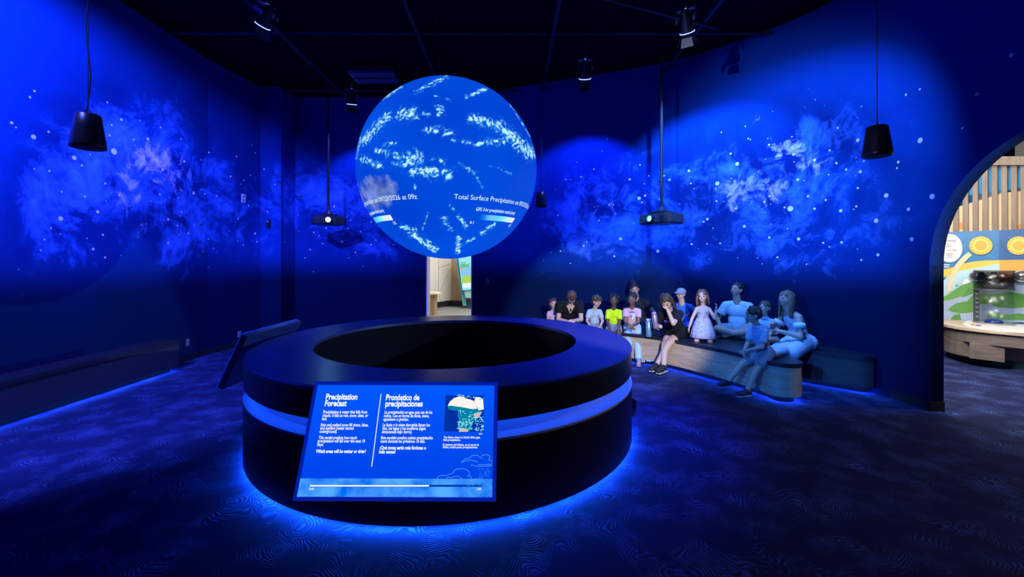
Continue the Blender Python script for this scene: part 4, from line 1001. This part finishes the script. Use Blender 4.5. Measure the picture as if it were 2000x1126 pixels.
cylinder(u_, max(.3, d_ - .0), 'clear fog cylinder with smoked hood on the white exhibit table')
cylinder(u_ + .62, .3, 'second clear fog cylinder, nearer the picture edge')
# exhibit room shell
wallbox('wall_exhibit_back', (4.6, 9.6), (8.9, 8.9), 0, ZTOP, .1, M_CEIL)
wallbox('wall_exhibit_side', (10.6, 9.0), (10.6, -2.5), 0, ZTOP, .1, mat('warm_grey_wall', (.4, .38, .36), .8))
wallbox('wall_exhibit_front', (10.6, -2.5), (4.7, -2.5), 0, ZTOP, .1, MATS['warm_grey_wall'])

# ------------------------------------------------------------------ visitors
def remesh(mb, voxel, smooth=2, factor=0.5):
    """fuse the overlapping shapes of mb into one continuous skin"""
    me = pydata(mb.v, mb.f); bm = bmesh.new(); bm.from_mesh(me); bmesh.ops.recalc_face_normals(bm, faces=bm.faces[:]); bm.to_mesh(me); bm.free()
    o = bpy.data.objects.new('tmp', me); COL.objects.link(o)
    m = o.modifiers.new('r', 'REMESH'); m.mode = 'VOXEL'; m.voxel_size = voxel
    if smooth: s = o.modifiers.new('s', 'SMOOTH'); s.iterations = smooth; s.factor = factor
    d = o.modifiers.new('d', 'DECIMATE'); d.ratio = 0.45
    dg = bpy.context.evaluated_depsgraph_get(); r = bpy.data.meshes.new_from_object(o.evaluated_get(dg))
    bpy.data.objects.remove(o); bpy.data.meshes.remove(me)
    return r
def ik(a, t, l1, l2, pole):
    a, t, pole = V(a), V(t), V(pole); d = t - a; L_ = d.length; mx = (l1 + l2) * .995
    if L_ > mx: t = a + d * (mx / L_); d = t - a; L_ = mx
    L_ = max(L_, abs(l1 - l2) + .01); u = d.normalized(); x = (l1 * l1 - l2 * l2 + L_ * L_) / (2 * L_); h = math.sqrt(max(0, l1 * l1 - x * x))
    p = pole - u * pole.dot(u)
    if p.length < 1e-4: p = V((0, 0, 1)) - u * u.z
    return a + u * x + p.normalized() * h, t

SKIN = {'fair': (.62, .40, .30), 'tan': (.50, .31, .22), 'brown': (.20, .11, .07), 'dark': (.11, .058, .038)}
M_EYE = mat('eye_white', (.34, .32, .31), .4); M_IRIS = mat('dark_iris', (.03, .025, .02), .2)
def cloth(name, col, var=.12): return mat(name, col, .85, bump=.25, bscale=60, var=var, spec=.2)

def person(origin, yaw, H, label, skin='fair', hair='short', hair_col=(.06, .035, .02), top=('tee', (.5, .5, .5)), bottom=('shorts', (.2, .2, .2)), shoes=(.03, .03, .035), socks=None,
           lean=5, side=0, twist=0, head=(0, 0, 0), hands=None, feet=None, knees=None, elbows=None, child=0.0, hip=0.055, slim=1.0, sleeve=.55, shoe_on=True, shl=.76):
    """origin: seat point under the pelvis; yaw: heading in degrees; child 0..1 scales head and thins limbs. hands/feet in units of H, local (forward,left,up)"""
    o = V(origin); f = V((math.cos(R_(yaw)), math.sin(R_(yaw)), 0)); l = V((-f.y, f.x, 0)); u = V((0, 0, 1))
    def W(p): return o + (f * p[0] + l * p[1] + u * p[2]) * H
    hs = .132 + .05 * child; sw = (.088 - .010 * child) * slim; th = 1.0 + .1 * child
    ln, sd = R_(lean), R_(side)
    up = V((math.sin(ln), math.sin(sd), math.cos(ln))).normalized(); left = V((0, 1, -math.sin(sd)))
    if twist: left = Matrix.Rotation(R_(twist), 3, 'Z') @ left
    left = (left - up * left.dot(up)).normalized(); fw = left.cross(up)
    P0 = V((0, 0, hip)); chest = P0 + up * (.20); neck = P0 + up * (.295 - .02 * child) + fw * .012
    hd = V((0, 0, 0))
    hy, hp, hr = [R_(x) for x in head]
    HR = Matrix((fw, left, up)).transposed() @ Matrix.Rotation(hy, 3, 'Z') @ Matrix.Rotation(-hp, 3, 'Y') @ Matrix.Rotation(hr, 3, 'X')
    hf, hl, hu = HR @ V((1, 0, 0)), HR @ V((0, 1, 0)), HR @ V((0, 0, 1))
    hc = neck + up * .035 + hu * (hs * .55) + hf * .018
    shL, shR = neck - up * .045 + left * sw, neck - up * .045 - left * sw
    hpL, hpR = P0 + V((0, .052, 0)), P0 - V((0, .052, 0))
    ua, fa = .165 - .01 * child, .142 - .01 * child; tl, sl = .240 - .004 * child, .240 - .004 * child
    hands = hands or [(.24, .08, .10), (.24, -.08, .10)]
    feet = feet or [(.26, .06, -.22), (.26, -.06, -.22)]
    elbows = elbows or [(-.5, .6, -.6), (-.5, -.6, -.6)]; knees = knees or [(.6, .1, 1), (.6, -.1, 1)]
    elL, wrL = ik(shL, hands[0], ua, fa, elbows[0]); elR, wrR = ik(shR, hands[1], ua, fa, elbows[1])
    knL, anL = ik(hpL, feet[0], tl, sl, knees[0]); knR, anR = ik(hpR, feet[1], tl, sl, knees[1])
    rt = thing('person', o, label, 'person', 'seated visitors')
    msk = mat('skin_' + skin, SKIN[skin], .5, var=.06, bscale=30)
    b = MB(); g = H
    def A(mb, pa, pb, ra, rb, flat=(False, False), n=12): mb.cap(W(pa), W(pb), ra * g, rb * g, n, flat)
    def axes(x, y, z):
        c = lambda q: (f * q.x + l * q.y + u * q.z)
        return c(x), c(y), c(z)
    def torso(mb, gr, cap_=True):
        ax = axes(fw, left, up); lf = 1 - .18 * child
        mb.ell(W(P0 + up * .02), ((.060 * slim + gr) * g, (.086 * slim + gr) * g, (.075 + gr) * g), ax)
        mb.ell(W(P0 + up * .105), ((.053 * slim + gr) * g, (.070 * slim + gr) * g, (.10 + gr) * g), ax)
        mb.ell(W(P0 + up * .20), ((.056 * slim + gr) * g, (.078 * slim + gr) * g, (.085 + gr) * g), ax)
        if cap_:
            for s_, sh in ((1, shL), (-1, shR)): mb.cap(W(neck - up * .026 + left * s_ * .02), W(sh), (.027 * slim + gr * .6) * g, (.030 * slim + gr * .6) * g)
    torso(b, 0)
    A(b, neck - up * .03, hc - hu * hs * .3, .036 * slim * (1 - .12 * child), .034 * (1 - .1 * child))
    hx = axes(hf, hl, hu); K = hs
    def Hd(p): return W(hc + (hf * p[0] + hl * p[1] + hu * p[2]) * K)
    def He(mb, p, r, n=(16, 12)): mb.ell(Hd(p), [q * K * g for q in r], hx, n[0], n[1])
    He(b, (-.02, 0, .10), (.44, .36, .40)); He(b, (.08, 0, -.12), (.33, .30, .32)); He(b, (.14, 0, -.30), (.22, .20, .19))
    b.cap(Hd((.38, 0, .06)), Hd((.46, 0, -.09)), .03 * K * g, .055 * K * g, 8)
    for s_ in (1, -1): He(b, (-.01, .36 * s_, -.03), (.09, .05, .14), (10, 8)); He(b, (.28, .17 * s_, -.12), (.12, .10, .10), (10, 8))
    at = 1 - .05 * child
    for sh, el, wr, hp_, kn, an, s_ in ((shL, elL, wrL, hpL, knL, anL, 1), (shR, elR, wrR, hpR, knR, anR, -1)):
        A(b, sh, el, .029 * slim * at, .024 * at); A(b, el, wr, .0245 * at, .017 * at)
        A(b, hp_, kn, .058 * slim * at, .038 * at); A(b, kn, an, .038 * at, .023 * at); A(b, kn + (an - kn) * .15 , kn + (an - kn) * .45, .034 * at, .031 * at)
        # hand: palm, four unequal curled fingers, thumb from the side of the palm
        d = (wr - el).normalized(); pn = V((0, -s_, -.4)); pn = (pn - d * pn.dot(d)).normalized(); sd_ = d.cross(pn) * s_
        pc = wr + d * .03
        b.ell(W(pc), (.026 * g, .011 * g, .021 * g), axes(d, pn, sd_), 10, 8)
        for k, (off, ln_) in enumerate(((.015, .036), (.005, .041), (-.005, .038), (-.015, .029))):
            a0 = pc + d * .018 + sd_ * off; a1 = a0 + (d + pn * .35) * ln_ * .55; a2 = a1 + (d * .5 + pn * .9) * ln_ * .5
            r0 = .0062; b.cap(W(a0), W(a1), r0 * g, r0 * g * .95, 8); b.cap(W(a1), W(a2), r0 * g * .95, r0 * g * .8, 8)
        t0 = wr + d * .012 + sd_ * .016; t1 = t0 + (d * .6 + sd_ * .7 + pn * .4) * .024; t2 = t1 + (d + pn * .5) * .018
        b.cap(W(t0), W(t1), .0075 * g, .007 * g, 8); b.cap(W(t1), W(t2), .007 * g, .0055 * g, 8)
        fd = (an - kn); fd_ = V((f.dot(f), 0, 0)); toe = V((1, 0, 0)) if abs(fd.normalized().z) > .35 else fd.normalized()
        if feet[0][2] > -.05 and abs(fd.normalized().z) < .35: toe = (fd.normalized() + V((0, 0, -.1))).normalized()
        b.cap(W(an - toe * .02 - V((0, 0, .012))), W(an + toe * .09 - V((0, 0, .022))), .021 * g, .017 * g, 10)
        if shoe_on and shoes:
            sm = MB(); dn = V((0, 0, -1)) if abs(toe.z) < .5 else V((-1, 0, 0))
            sm.cap(W(an - toe * .028 + dn * .012), W(an + toe * .102 + dn * .022), .0285 * g, .023 * g, 12); sm.cap(W(an + toe * .0), W(an + toe * .05 + dn * .012), .027 * g, .024 * g)
            sm.cap(W(an + toe * .06 + dn * .022 + V((0, .008, 0))), W(an + toe * .10 + dn * .022 - V((0, .008, 0))), .024 * g, .022 * g)
            so = link('shoe', remesh(sm, .008 * g), mat('shoe_%02d%02d%02d' % tuple(int(x * 99) for x in shoes), shoes, .6), rt, True)
            MB().box(W(an + toe * .035 + dn * .043), (.16 * g, .05 * g, .012 * g), axes(toe, V((0, 1, 0)), toe.cross(V((0, 1, 0)))), bev=.004 * g).part('sole', mat('pale_sole', (.5, .5, .5), .7), so)
        if socks: MB().cap(W(an + (kn - an) * .02), W(an + (kn - an) * .22), .028 * g, .031 * g, 12, (True, True)).part('sock', cloth('sock_%02d%02d%02d' % tuple(int(x * 99) for x in socks), socks), rt, True)
    vox = max(.0055, .0068 * H / 1.3)
    body = link('body', remesh(b, vox, 2), msk, rt, True)
    # face
    for s_ in (1, -1):
        e = MB(); He(e, (.375, .15 * s_, .02), (.055, .075, .045), (10, 8)); eo = e.part('eye', M_EYE, rt, True)
        e = MB(); He(e, (.415, .15 * s_, .02), (.032, .05, .042), (8, 6)); e.part('iris', M_IRIS, eo, True)
        MB().cap(Hd((.39, .07 * s_, .115)), Hd((.35, .23 * s_, .12)), .016 * K * g, .012 * K * g, 6).part('eyebrow', mat('hair_%02d%02d%02d' % tuple(int(x * 99) for x in hair_col), hair_col, .55, bump=.6, bscale=90, var=.3), rt, True)
    MB().cap(Hd((.345, .09, -.275)), Hd((.345, -.09, -.275)), .022 * K * g, .022 * K * g, 8).part('mouth', mat('lips_' + skin, tuple(c * q for c, q in zip(SKIN[skin], (.85, .55, .6))), .4), rt, True)
    # hair
    mh = mat('hair_%02d%02d%02d' % tuple(int(x * 99) for x in hair_col), hair_col, .55, bump=.6, bscale=90, var=.3)
    h = MB()
    if hair != 'bald':
        He(h, (-.07, 0, .17), (.45, .40, .40)); He(h, (-.16, 0, .02), (.36, .39, .36))
        rnd = random.Random(label)
        for k in range(26):
            a = rnd.uniform(-2.6, 2.6); z = rnd.uniform(.28, .55); rr = .42 * math.sqrt(max(0, 1 - ((z - .17) / .42) ** 2))
            h.cap(Hd((-.07 + rr * .9 * math.cos(a), rr * .85 * math.sin(a), z)), Hd((-.05 + (rr + .06) * math.cos(a), (rr + .02) * math.sin(a), z - .12)), .07 * K * g, .045 * K * g, 6)
    if hair == 'afro':
        for k in range(40):
            a = rnd.uniform(0, 6.28); t = rnd.uniform(.2, 1.4); p = (-.12 + .42 * math.sin(t) * math.cos(a), .42 * math.sin(t) * math.sin(a), .2 + .40 * math.cos(t))
            if p[0] < .26 or p[2] > .38: He(h, p, (.14, .14, .14), (8, 6))
    if hair in ('long', 'bob'):
        L_ = 1.15 if hair == 'long' else .62
        for k in range(17):
            a = R_(75) + (R_(285) - R_(75)) * k / 16; c_, s_ = math.cos(a), math.sin(a)
            p0 = Hd((-.06 + .36 * c_, .38 * s_, .15)); p1 = Hd((-.04 + .40 * c_, .44 * s_, -.30)); p2 = Hd((.0 + .36 * c_, .46 * s_, -L_ - .08 * math.sin(k * 2.1)))
            h.cap(p0, p1, .09 * K * g, .10 * K * g, 8); h.cap(p1, p2, .10 * K * g, .055 * K * g, 8)
    if hair == 'bun':
        for p, r in (((-.25, 0, .62), .24), ((-.1, .1, .55), .2), ((-.3, -.1, .5), .2)): He(h, p, (r, r, r), (10, 8))
    if hair == 'fringe':
        for k in range(7): h.cap(Hd((.22, -.26 + .087 * k, .42)), Hd((.40, -.28 + .093 * k, .20)), .07 * K * g, .04 * K * g, 6)
    if hair == 'cap':
        h = MB(); He(h, (-.12, 0, -.02), (.37, .395, .3))
        c = MB(); He(c, (-.02, 0, .2), (.48, .42, .38)); c.ell(Hd((.52, 0, .2)), (.30 * K * g, .30 * K * g, .03 * K * g), hx, 16, 6)
        link('cap', remesh(c, .006, 1), cloth('grey_cap_cloth', (.22, .26, .34)), rt, True)
    if h.v: link('hair', remesh(h, .0065, 1), mh, rt, True)
    # clothes
    kind, tc = top; ck = lambda p, c: cloth(p + '_%02d%02d%02d' % tuple(int(x * 99) for x in c), c)
    t = MB(); torso(t, .009, kind != 'strap')
    for sh, el, s_ in ((shL, elL, 1), (shR, elR, -1)):
        if kind != 'strap':
            e = sh + (el - sh) * sleeve; t.cap(W(sh), W(e), (.0375) * slim * g, (.0395 if sleeve < .9 else .031) * slim * g, 14, (False, True))
            if sleeve >= .99: t.cap(W(el), W(el + ((wrL if s_ > 0 else wrR) - el) * .9), .036 * g, .03 * g, 12, (False, True))
    if kind == 'dress':
        for q, r0, r1 in ((P0 + up * .12, .085, .10), (P0 + up * .02, .10, .145)): pass
    shirt = link('shirt' if kind != 'strap' else 'bodice', remesh(t, .0085, 2), ck('cloth', tc), rt, True)
    if kind == 'polo': MB().cap(W(neck - up * .012), W(neck + up * .012), .05 * slim * g, .044 * slim * g, 16, (True, True)).part('collar', ck('cloth', tuple(min(1, c * 1.1) for c in tc)), shirt, True)
    bk, bc = bottom
    if bk in ('shorts', 'trousers'):
        t = MB(); t.ell(W(P0 + up * .012), (.082 * slim * g, .112 * slim * g, .078 * g), axes(fw, left, up)); e_ = shl if bk == 'shorts' else 1
        for hp_, kn, an in ((hpL, knL, anL), (hpR, knR, anR)):
            t.cap(W(hp_), W(hp_ + (kn - hp_) * e_), .070 * slim * g, (.058 if bk == 'shorts' else .05) * g, 14, (False, bk == 'shorts'))
            if bk == 'trousers': t.cap(W(kn), W(kn + (an - kn) * .93), .049 * g, .041 * g, 14, (False, True))
        link(bk, remesh(t, .0085, 2), ck('cloth', bc), rt, True)
    info = dict(rt=rt, W=W, shirt=shirt, neck=neck, up=up, fw=fw, left=left, P0=P0, wr=(wrL, wrR), el=(elL, elR), kn=(knL, knR), an=(anL, anR), Hd=Hd, g=g, sh=(shL, shR), hc=hc)
    return info

def seat_at(px, Y, z=.45): p = P(px, 600, Y); p.z = z; return p
def toward(p, q): return math.degrees(math.atan2(q[1] - p[1], q[0] - p[0]))
def chest_print(pi_, pts, col, name='printed_motif', z0=.19):
    """flat print on the shirt front; pts in (left, up) units of H around the chest"""
    W, P0, up, fw, left = pi_['W'], pi_['P0'], pi_['up'], pi_['fw'], pi_['left']
    vs = [W(P0 + up * (z0 + y) + left * x + fw * (.079 - 2.6 * x * x - 1.5 * y * y)) for x, y in pts]
    MB().add(vs, [tuple(range(len(vs)))]).part(name, mat('print_%02d%02d%02d' % tuple(int(q * 99) for q in col), col, .8), pi_['shirt'])
LOOK = V((-.6, 3.6, 1.8))

# 1 toddler in pink
s = seat_at(1080, 7.34); p1 = person(s, toward(s, (.5, 4, 0)), .92, 'small child in pale pink top at far left end of the bench row', 'fair', 'short', (.07, .04, .025), ('tee', (.62, .42, .58)), ('shorts', (.35, .4, .55)), child=1, head=(10, 0, 0))
# 2 woman in black
s = seat_at(1110, 7.3); p2 = person(s, toward(s, (1.0, 4, 0)), 1.56, 'woman in black v-neck top looking down at her lap', 'fair', 'short', (.09, .048, .03), ('tee', (.008, .009, .012)), ('trousers', (.05, .09, .22)), lean=26, head=(0, -40, 0), hands=[(.27, .02, .12), (.27, -.04, .11)], slim=1.2, sleeve=.6)
vs = [(-.045, .075), (0, -.02), (.045, .075), (.02, .09), (-.02, .09)]
chest_print(p2, vs, SKIN['fair'], 'neckline_skin')
# 3 boy, grey-blue shirt
s = seat_at(1161, 7.12); p3 = person(s, toward(s, (.9, 4, 0)), 1.08, 'boy in pale grey-blue shirt turned towards yellow-shirted boy', 'fair', 'fringe', (.08, .05, .03), ('tee', (.42, .52, .62)), ('shorts', (.27, .25, .25)), child=.7, head=(52, -10, 0), lean=8, sleeve=.7)
# 4 boy, neon yellow
s = seat_at(1199, 7.0); p4 = person(s, toward(s, (.9, 4, 0)), 1.1, 'boy in neon yellow t-shirt with short dark hair', 'dark', 'afro', (.008, .007, .007), ('tee', (.62, .85, .015)), ('shorts', (.2, .22, .27)), child=.6, head=(-8, 16, 0), lean=6, sleeve=.75, hands=[(.2, .06, .05), (.2, -.05, .06)])
# 5 woman in black behind
s = seat_at(1250, 7.3); p5 = person(s, toward(s, (1.0, 4, 0)), 1.48, 'person in black with tall dark hair sitting behind the girl in pink', 'tan', 'bun', (.012, .01, .01), ('tee', (.01, .012, .02)), ('trousers', (.012, .013, .02)), shoes=(.35, .35, .38), lean=4, head=(10, 0, 0), hands=[(.16, .16, .14), (.2, -.15, .1)], feet=[(.36, .05, -.235), (.36, .12, -.235)], slim=1.08, side=-9)
# 6 girl in pink tee and jeans
s = seat_at(1235, 6.93); p6 = person(s, toward(s, (1.1, 4, 0)), 1.2, 'girl in pink printed t-shirt and pale blue jeans', 'brown', 'short', (.01, .008, .008), ('tee', (.70, .40, .50)), ('trousers', (.42, .56, .68)), shoes=(.55, .28, .30), socks=(.05, .5, .62), child=.55, head=(-10, 4, 0), lean=10, hands=[(.24, .0, .12), (.24, -.02, .11)], feet=[(.29, .08, -.32), (.30, -.04, -.32)], sleeve=.6)
chest_print(p6, [(-.03, -.03), (0, -.055), (.035, -.03), (.04, .01), (.02, .035), (-.02, .03), (-.04, 0)], (.75, .72, .78))
chest_print(p6, [(-.04, .05), (0, .06), (.045, .05), (.02, .04), (0, .045), (-.02, .04)], (.10, .12, .35))
chest_print(p6, [(-.028, -.02), (-.005, -.03), (-.005, .01), (-.025, .015)], (.45, .10, .16))
# water bottle
def bottle(loc, r, h, col, label, tilt=None, capc=(.6, .65, .7)):
    L_ = V(loc); ax = V(tilt or (0, 0, 1)).normalized(); rt = thing('water_bottle', L_, label, 'bottle')
    MB().lathe([(0, 0), (r * .92, 0), (r, .012), (r, h * .84), (r * .7, h * .9), (0, h * .9)], L_, 24, ax).part('flask', mat('bottle_%02d%02d%02d' % tuple(int(q * 99) for q in col), col, .3, .4), rt, True)
    MB().lathe([(0, h * .89), (r * .85, h * .89), (r * .9, h * .93), (r * .85, h), (0, h)], L_, 24, ax).part('cap', mat('bottle_cap_%02d' % int(capc[0] * 99), capc, .4), rt, True)
bp = PZ(1267, 657, .452); bottle(bp, .042, .27, (.22, .42, .55), 'pale blue metal water bottle standing on the bench beside the girl in jeans')
# 8 kid in black, hand on face
s = seat_at(1322, 6.46); yw = toward(s, s + V((-.72, -.70, 0)))
p8 = person(s, yw, 1.48, 'person in black printed t-shirt and shorts, hand on face, ankles crossed', 'fair', 'bob', (.05, .028, .018), ('tee', (.006, .012, .012)), ('shorts', (.006, .007, .01)), shoes=(.015, .015, .016), lean=32, slim=1.08, shl=.6, knees=[(.6, .35, 1), (.6, -.35, 1)], head=(12, -6, 0),
            hands=[(.275, .035, .30), (.26, -.07, .13)], elbows=[(.3, .4, -1), (-.5, -.5, -.4)], feet=[(.32, -.055, -.24), (.35, .03, -.24)], child=.3, sleeve=.72)
chest_print(p8, [(-.06, .0), (-.02, .015), (.02, .01), (.03, -.005), (-.01, -.01), (-.05, -.03), (-.055, -.015)], (.48, .42, .60)); chest_print(p8, [(-.03, .035), (0, .045), (0, .035), (-.03, .028)], (.5, .5, .55))
W8 = p8['W']; w = p8['wr'][1]; bottle(W8(w + V((.03, -.01, -.02))), .038, .24, (.42, .30, .45), 'mauve water bottle held by the person in black shorts', (f_ := W8(V((0, 0, 1))) - W8(V((0, 0, 0)))) + V((-.22, -.1, 0)), (.45, .3, .42))
# 9 person behind in cap
s = seat_at(1333, 7.0); p9 = person(s, toward(s, (1.3, 4, 0)), 1.36, 'person in grey cap mostly hidden behind the one in black', 'fair', 'cap', (.05, .03, .02), ('tee', (.04, .12, .42)), ('trousers', (.03, .06, .3)), lean=8, head=(-35, 0, 0), hands=[(.13, .2, .12), (.2, -.12, .1)], feet=[(.15, -.08, .045), (.12, .08, .04)], knees=[(.3, 1, .3), (.3, -1, .3)], sleeve=1.0, shoes=(.04, .04, .05))
# 10 toddler kneeling in dress
s = seat_at(1373, 6.12, .45); yw = toward(s, (.2, .6, 0))
p10 = person(s, yw, 1.0, 'toddler girl kneeling on the bench in pale dotted sleeveless dress', 'fair', 'bob', (.16, .075, .04), ('strap', (.46, .42, .52)), ('none', (0, 0, 0)), shoes=None, shoe_on=False, child=.95, hip=.235, lean=2, head=(-4, 4, 4),
             hands=[(.1, .17, .475), (.07, -.19, .17)], elbows=[(.6, .7, -1), (-.4, -.5, -.2)], feet=[(-.19, .07, .03), (-.19, -.06, .03)], knees=[(1, .1, -.1), (1, -.1, -.1)])
W = p10['W']; t = MB(); n = 48; vs = []; up, fw, lf, P0 = p10['up'], p10['fw'], p10['left'], p10['P0']
for j, (z, r) in enumerate(((.10, .088), (.08, .095), (.03, .115), (-.04, .14), (-.11, .158), (-.175, .172), (-.18, .165), (-.1, .14), (.0, .10))):
    for i in range(n):
        a = 2 * pi * i / n; rr = r * (1 + (.05 * max(0, j if j < 6 else 5) / 5) * math.sin(a * 13 + j * .25)); vs.append(W(P0 + V((0, 0, 1)) * z + fw * (rr * .82 * math.cos(a)) + lf * (rr * math.sin(a))))
link('skirt', pydata(vs, [(j * n + i, j * n + (i + 1) % n, (j + 1) * n + (i + 1) % n, (j + 1) * n + i) for j in range(8) for i in range(n)]), cloth('cloth_464252', (.46, .42, .52)), p10['rt'], True)
rnd = random.Random(5); mb = MB()
for k in range(60):
    a = rnd.uniform(-1.3, 1.3); z = rnd.uniform(-.16, .2); r = (.105 + (.1 - z) * .24 if z < .1 else .083) ; c = W(P0 + V((0, 0, z)) + fw * (r * .84 * math.cos(a)) + lf * (r * math.sin(a))); mb.ell(c, (.006, .006, .006), None, 6, 4)
mb.part('printed_dots', cloth('dress_dot', (.16, .12, .22)), p10['shirt'])['kind'] = 'stuff'
# 11 man cross-legged
s = seat_at(1441, 6.45); yw = toward(s, (1.1, 3.4, 0))
p11 = person(s, yw, 1.56, 'man in white t-shirt sitting cross-legged on the bench', 'tan', 'short', (.02, .013, .01), ('tee', (.62, .66, .72)), ('shorts', (.28, .30, .34)), lean=3, head=(-28, 12, 0), hands=[(.16, .05, .09), (.15, -.13, .12)], feet=[(.17, -.07, .045), (.13, .08, .04)], knees=[(.35, 1, .25), (.35, -1, .25)], slim=1.12, shoe_on=False, shoes=None, sleeve=.6)
# 12 boy behind
s = seat_at(1496, 5.95); p12 = person(s, toward(s, (1.2, 3.9, 0)), 1.08, 'boy in light blue collared shirt between the man and the woman', 'fair', 'short', (.12, .07, .04), ('polo', (.40, .55, .72)), ('shorts', (.2, .22, .3)), child=.6, head=(4, 6, 0), lean=4, feet=[(.17, -.06, .045), (.13, .08, .04)], knees=[(.35, 1, .25), (.35, -1, .25)], shoe_on=False, shoes=None, sleeve=.7)
# 13 boy at the end
s = seat_at(1492, 5.08); yw = toward(s, (1.7, 4.75, 0))
p13 = person(s, yw, 1.15, 'boy in light blue polo and grey shorts on the near rounded bench end', 'fair', 'short', (.04, .024, .018), ('polo', (.36, .52, .70)), ('shorts', (.26, .28, .34)), shoes=(.012, .02, .07), child=.6, head=(-26, 2, 0), lean=14, hands=[(.23, .03, .09), (.23, -.015, .08)], feet=[(.35, .12, -.325), (.43, -.12, -.325)], sleeve=.72)
# 14 woman in white dress
s = seat_at(1566, 5.62); yw = 187
p14 = person(s, yw, 1.52, 'long-haired woman in white off-shoulder dress looking up', 'fair', 'long', (.20, .12, .08), ('strap', (.60, .66, .76)), ('none', (0, 0, 0)), shoes=(.012, .012, .015), lean=22, head=(2, 26, 0), hands=[(.24, .05, .16), (.25, -.03, .20)], feet=[(.22, .17, -.235), (.20, .10, -.235)], slim=1.0)
W = p14['W']; up, fw, lf, P0 = p14['up'], p14['fw'], p14['left'], p14['P0']; t = MB(); g = p14['g']
kL, kR = p14['kn']; km = (kL + kR) / 2
t.ell(W(P0 + V((-.01, 0, -.0))), (.11 * g, .12 * g, .08 * g), None)
t.cap(W(P0 + V((.02, .05, 0))), W(kL + V((.01, .02, .0))), .075 * g, .066 * g, 14); t.cap(W(P0 + V((.02, -.05, 0))), W(kR + V((.01, -.02, 0))), .075 * g, .066 * g, 14); t.cap(W(P0 + V((.04, 0, .01))), W(km + V((.01, 0, .005))), .07 * g, .06 * g, 14)
t.cap(W(km + V((.0, .04, -.0))), W(km + V((.03, .06, -.155))), .066 * g, .055 * g, 14, (False, True)); t.cap(W(km + V((.0, -.04, 0))), W(km + V((.03, -.06, -.155))), .066 * g, .055 * g, 14, (False, True)); t.cap(W(km), W(km + V((.02, 0, -.15))), .06 * g, .06 * g, 14, (False, True))
drape = V((3.10, 5.22, .49))
for q, r0, r1 in ((V((0, 0, 0)), .062, .034), (V((.02, -.14, 0)), .06, .03), (V((.1, .12, 0)), .06, .03)): t.cap(W(km + V((0, 0, .01))), drape + q, r0 * g, r1 * g, 14)
link('skirt', remesh(t, .011, 3), cloth('cloth_606676', (.60, .66, .76)), p14['rt'], True)
for s_, sh, el in ((1, p14['sh'][0], p14['el'][0]), (-1, p14['sh'][1], p14['el'][1])):
    c = sh + (el - sh) * .45; d = (el - sh) * .12; MB().cap(W(c - d), W(c + d), .043 * g, .05 * g, 16, (True, True)).part('sleeve_band', cloth('white_band', (.75, .8, .88)), p14['shirt'], True)
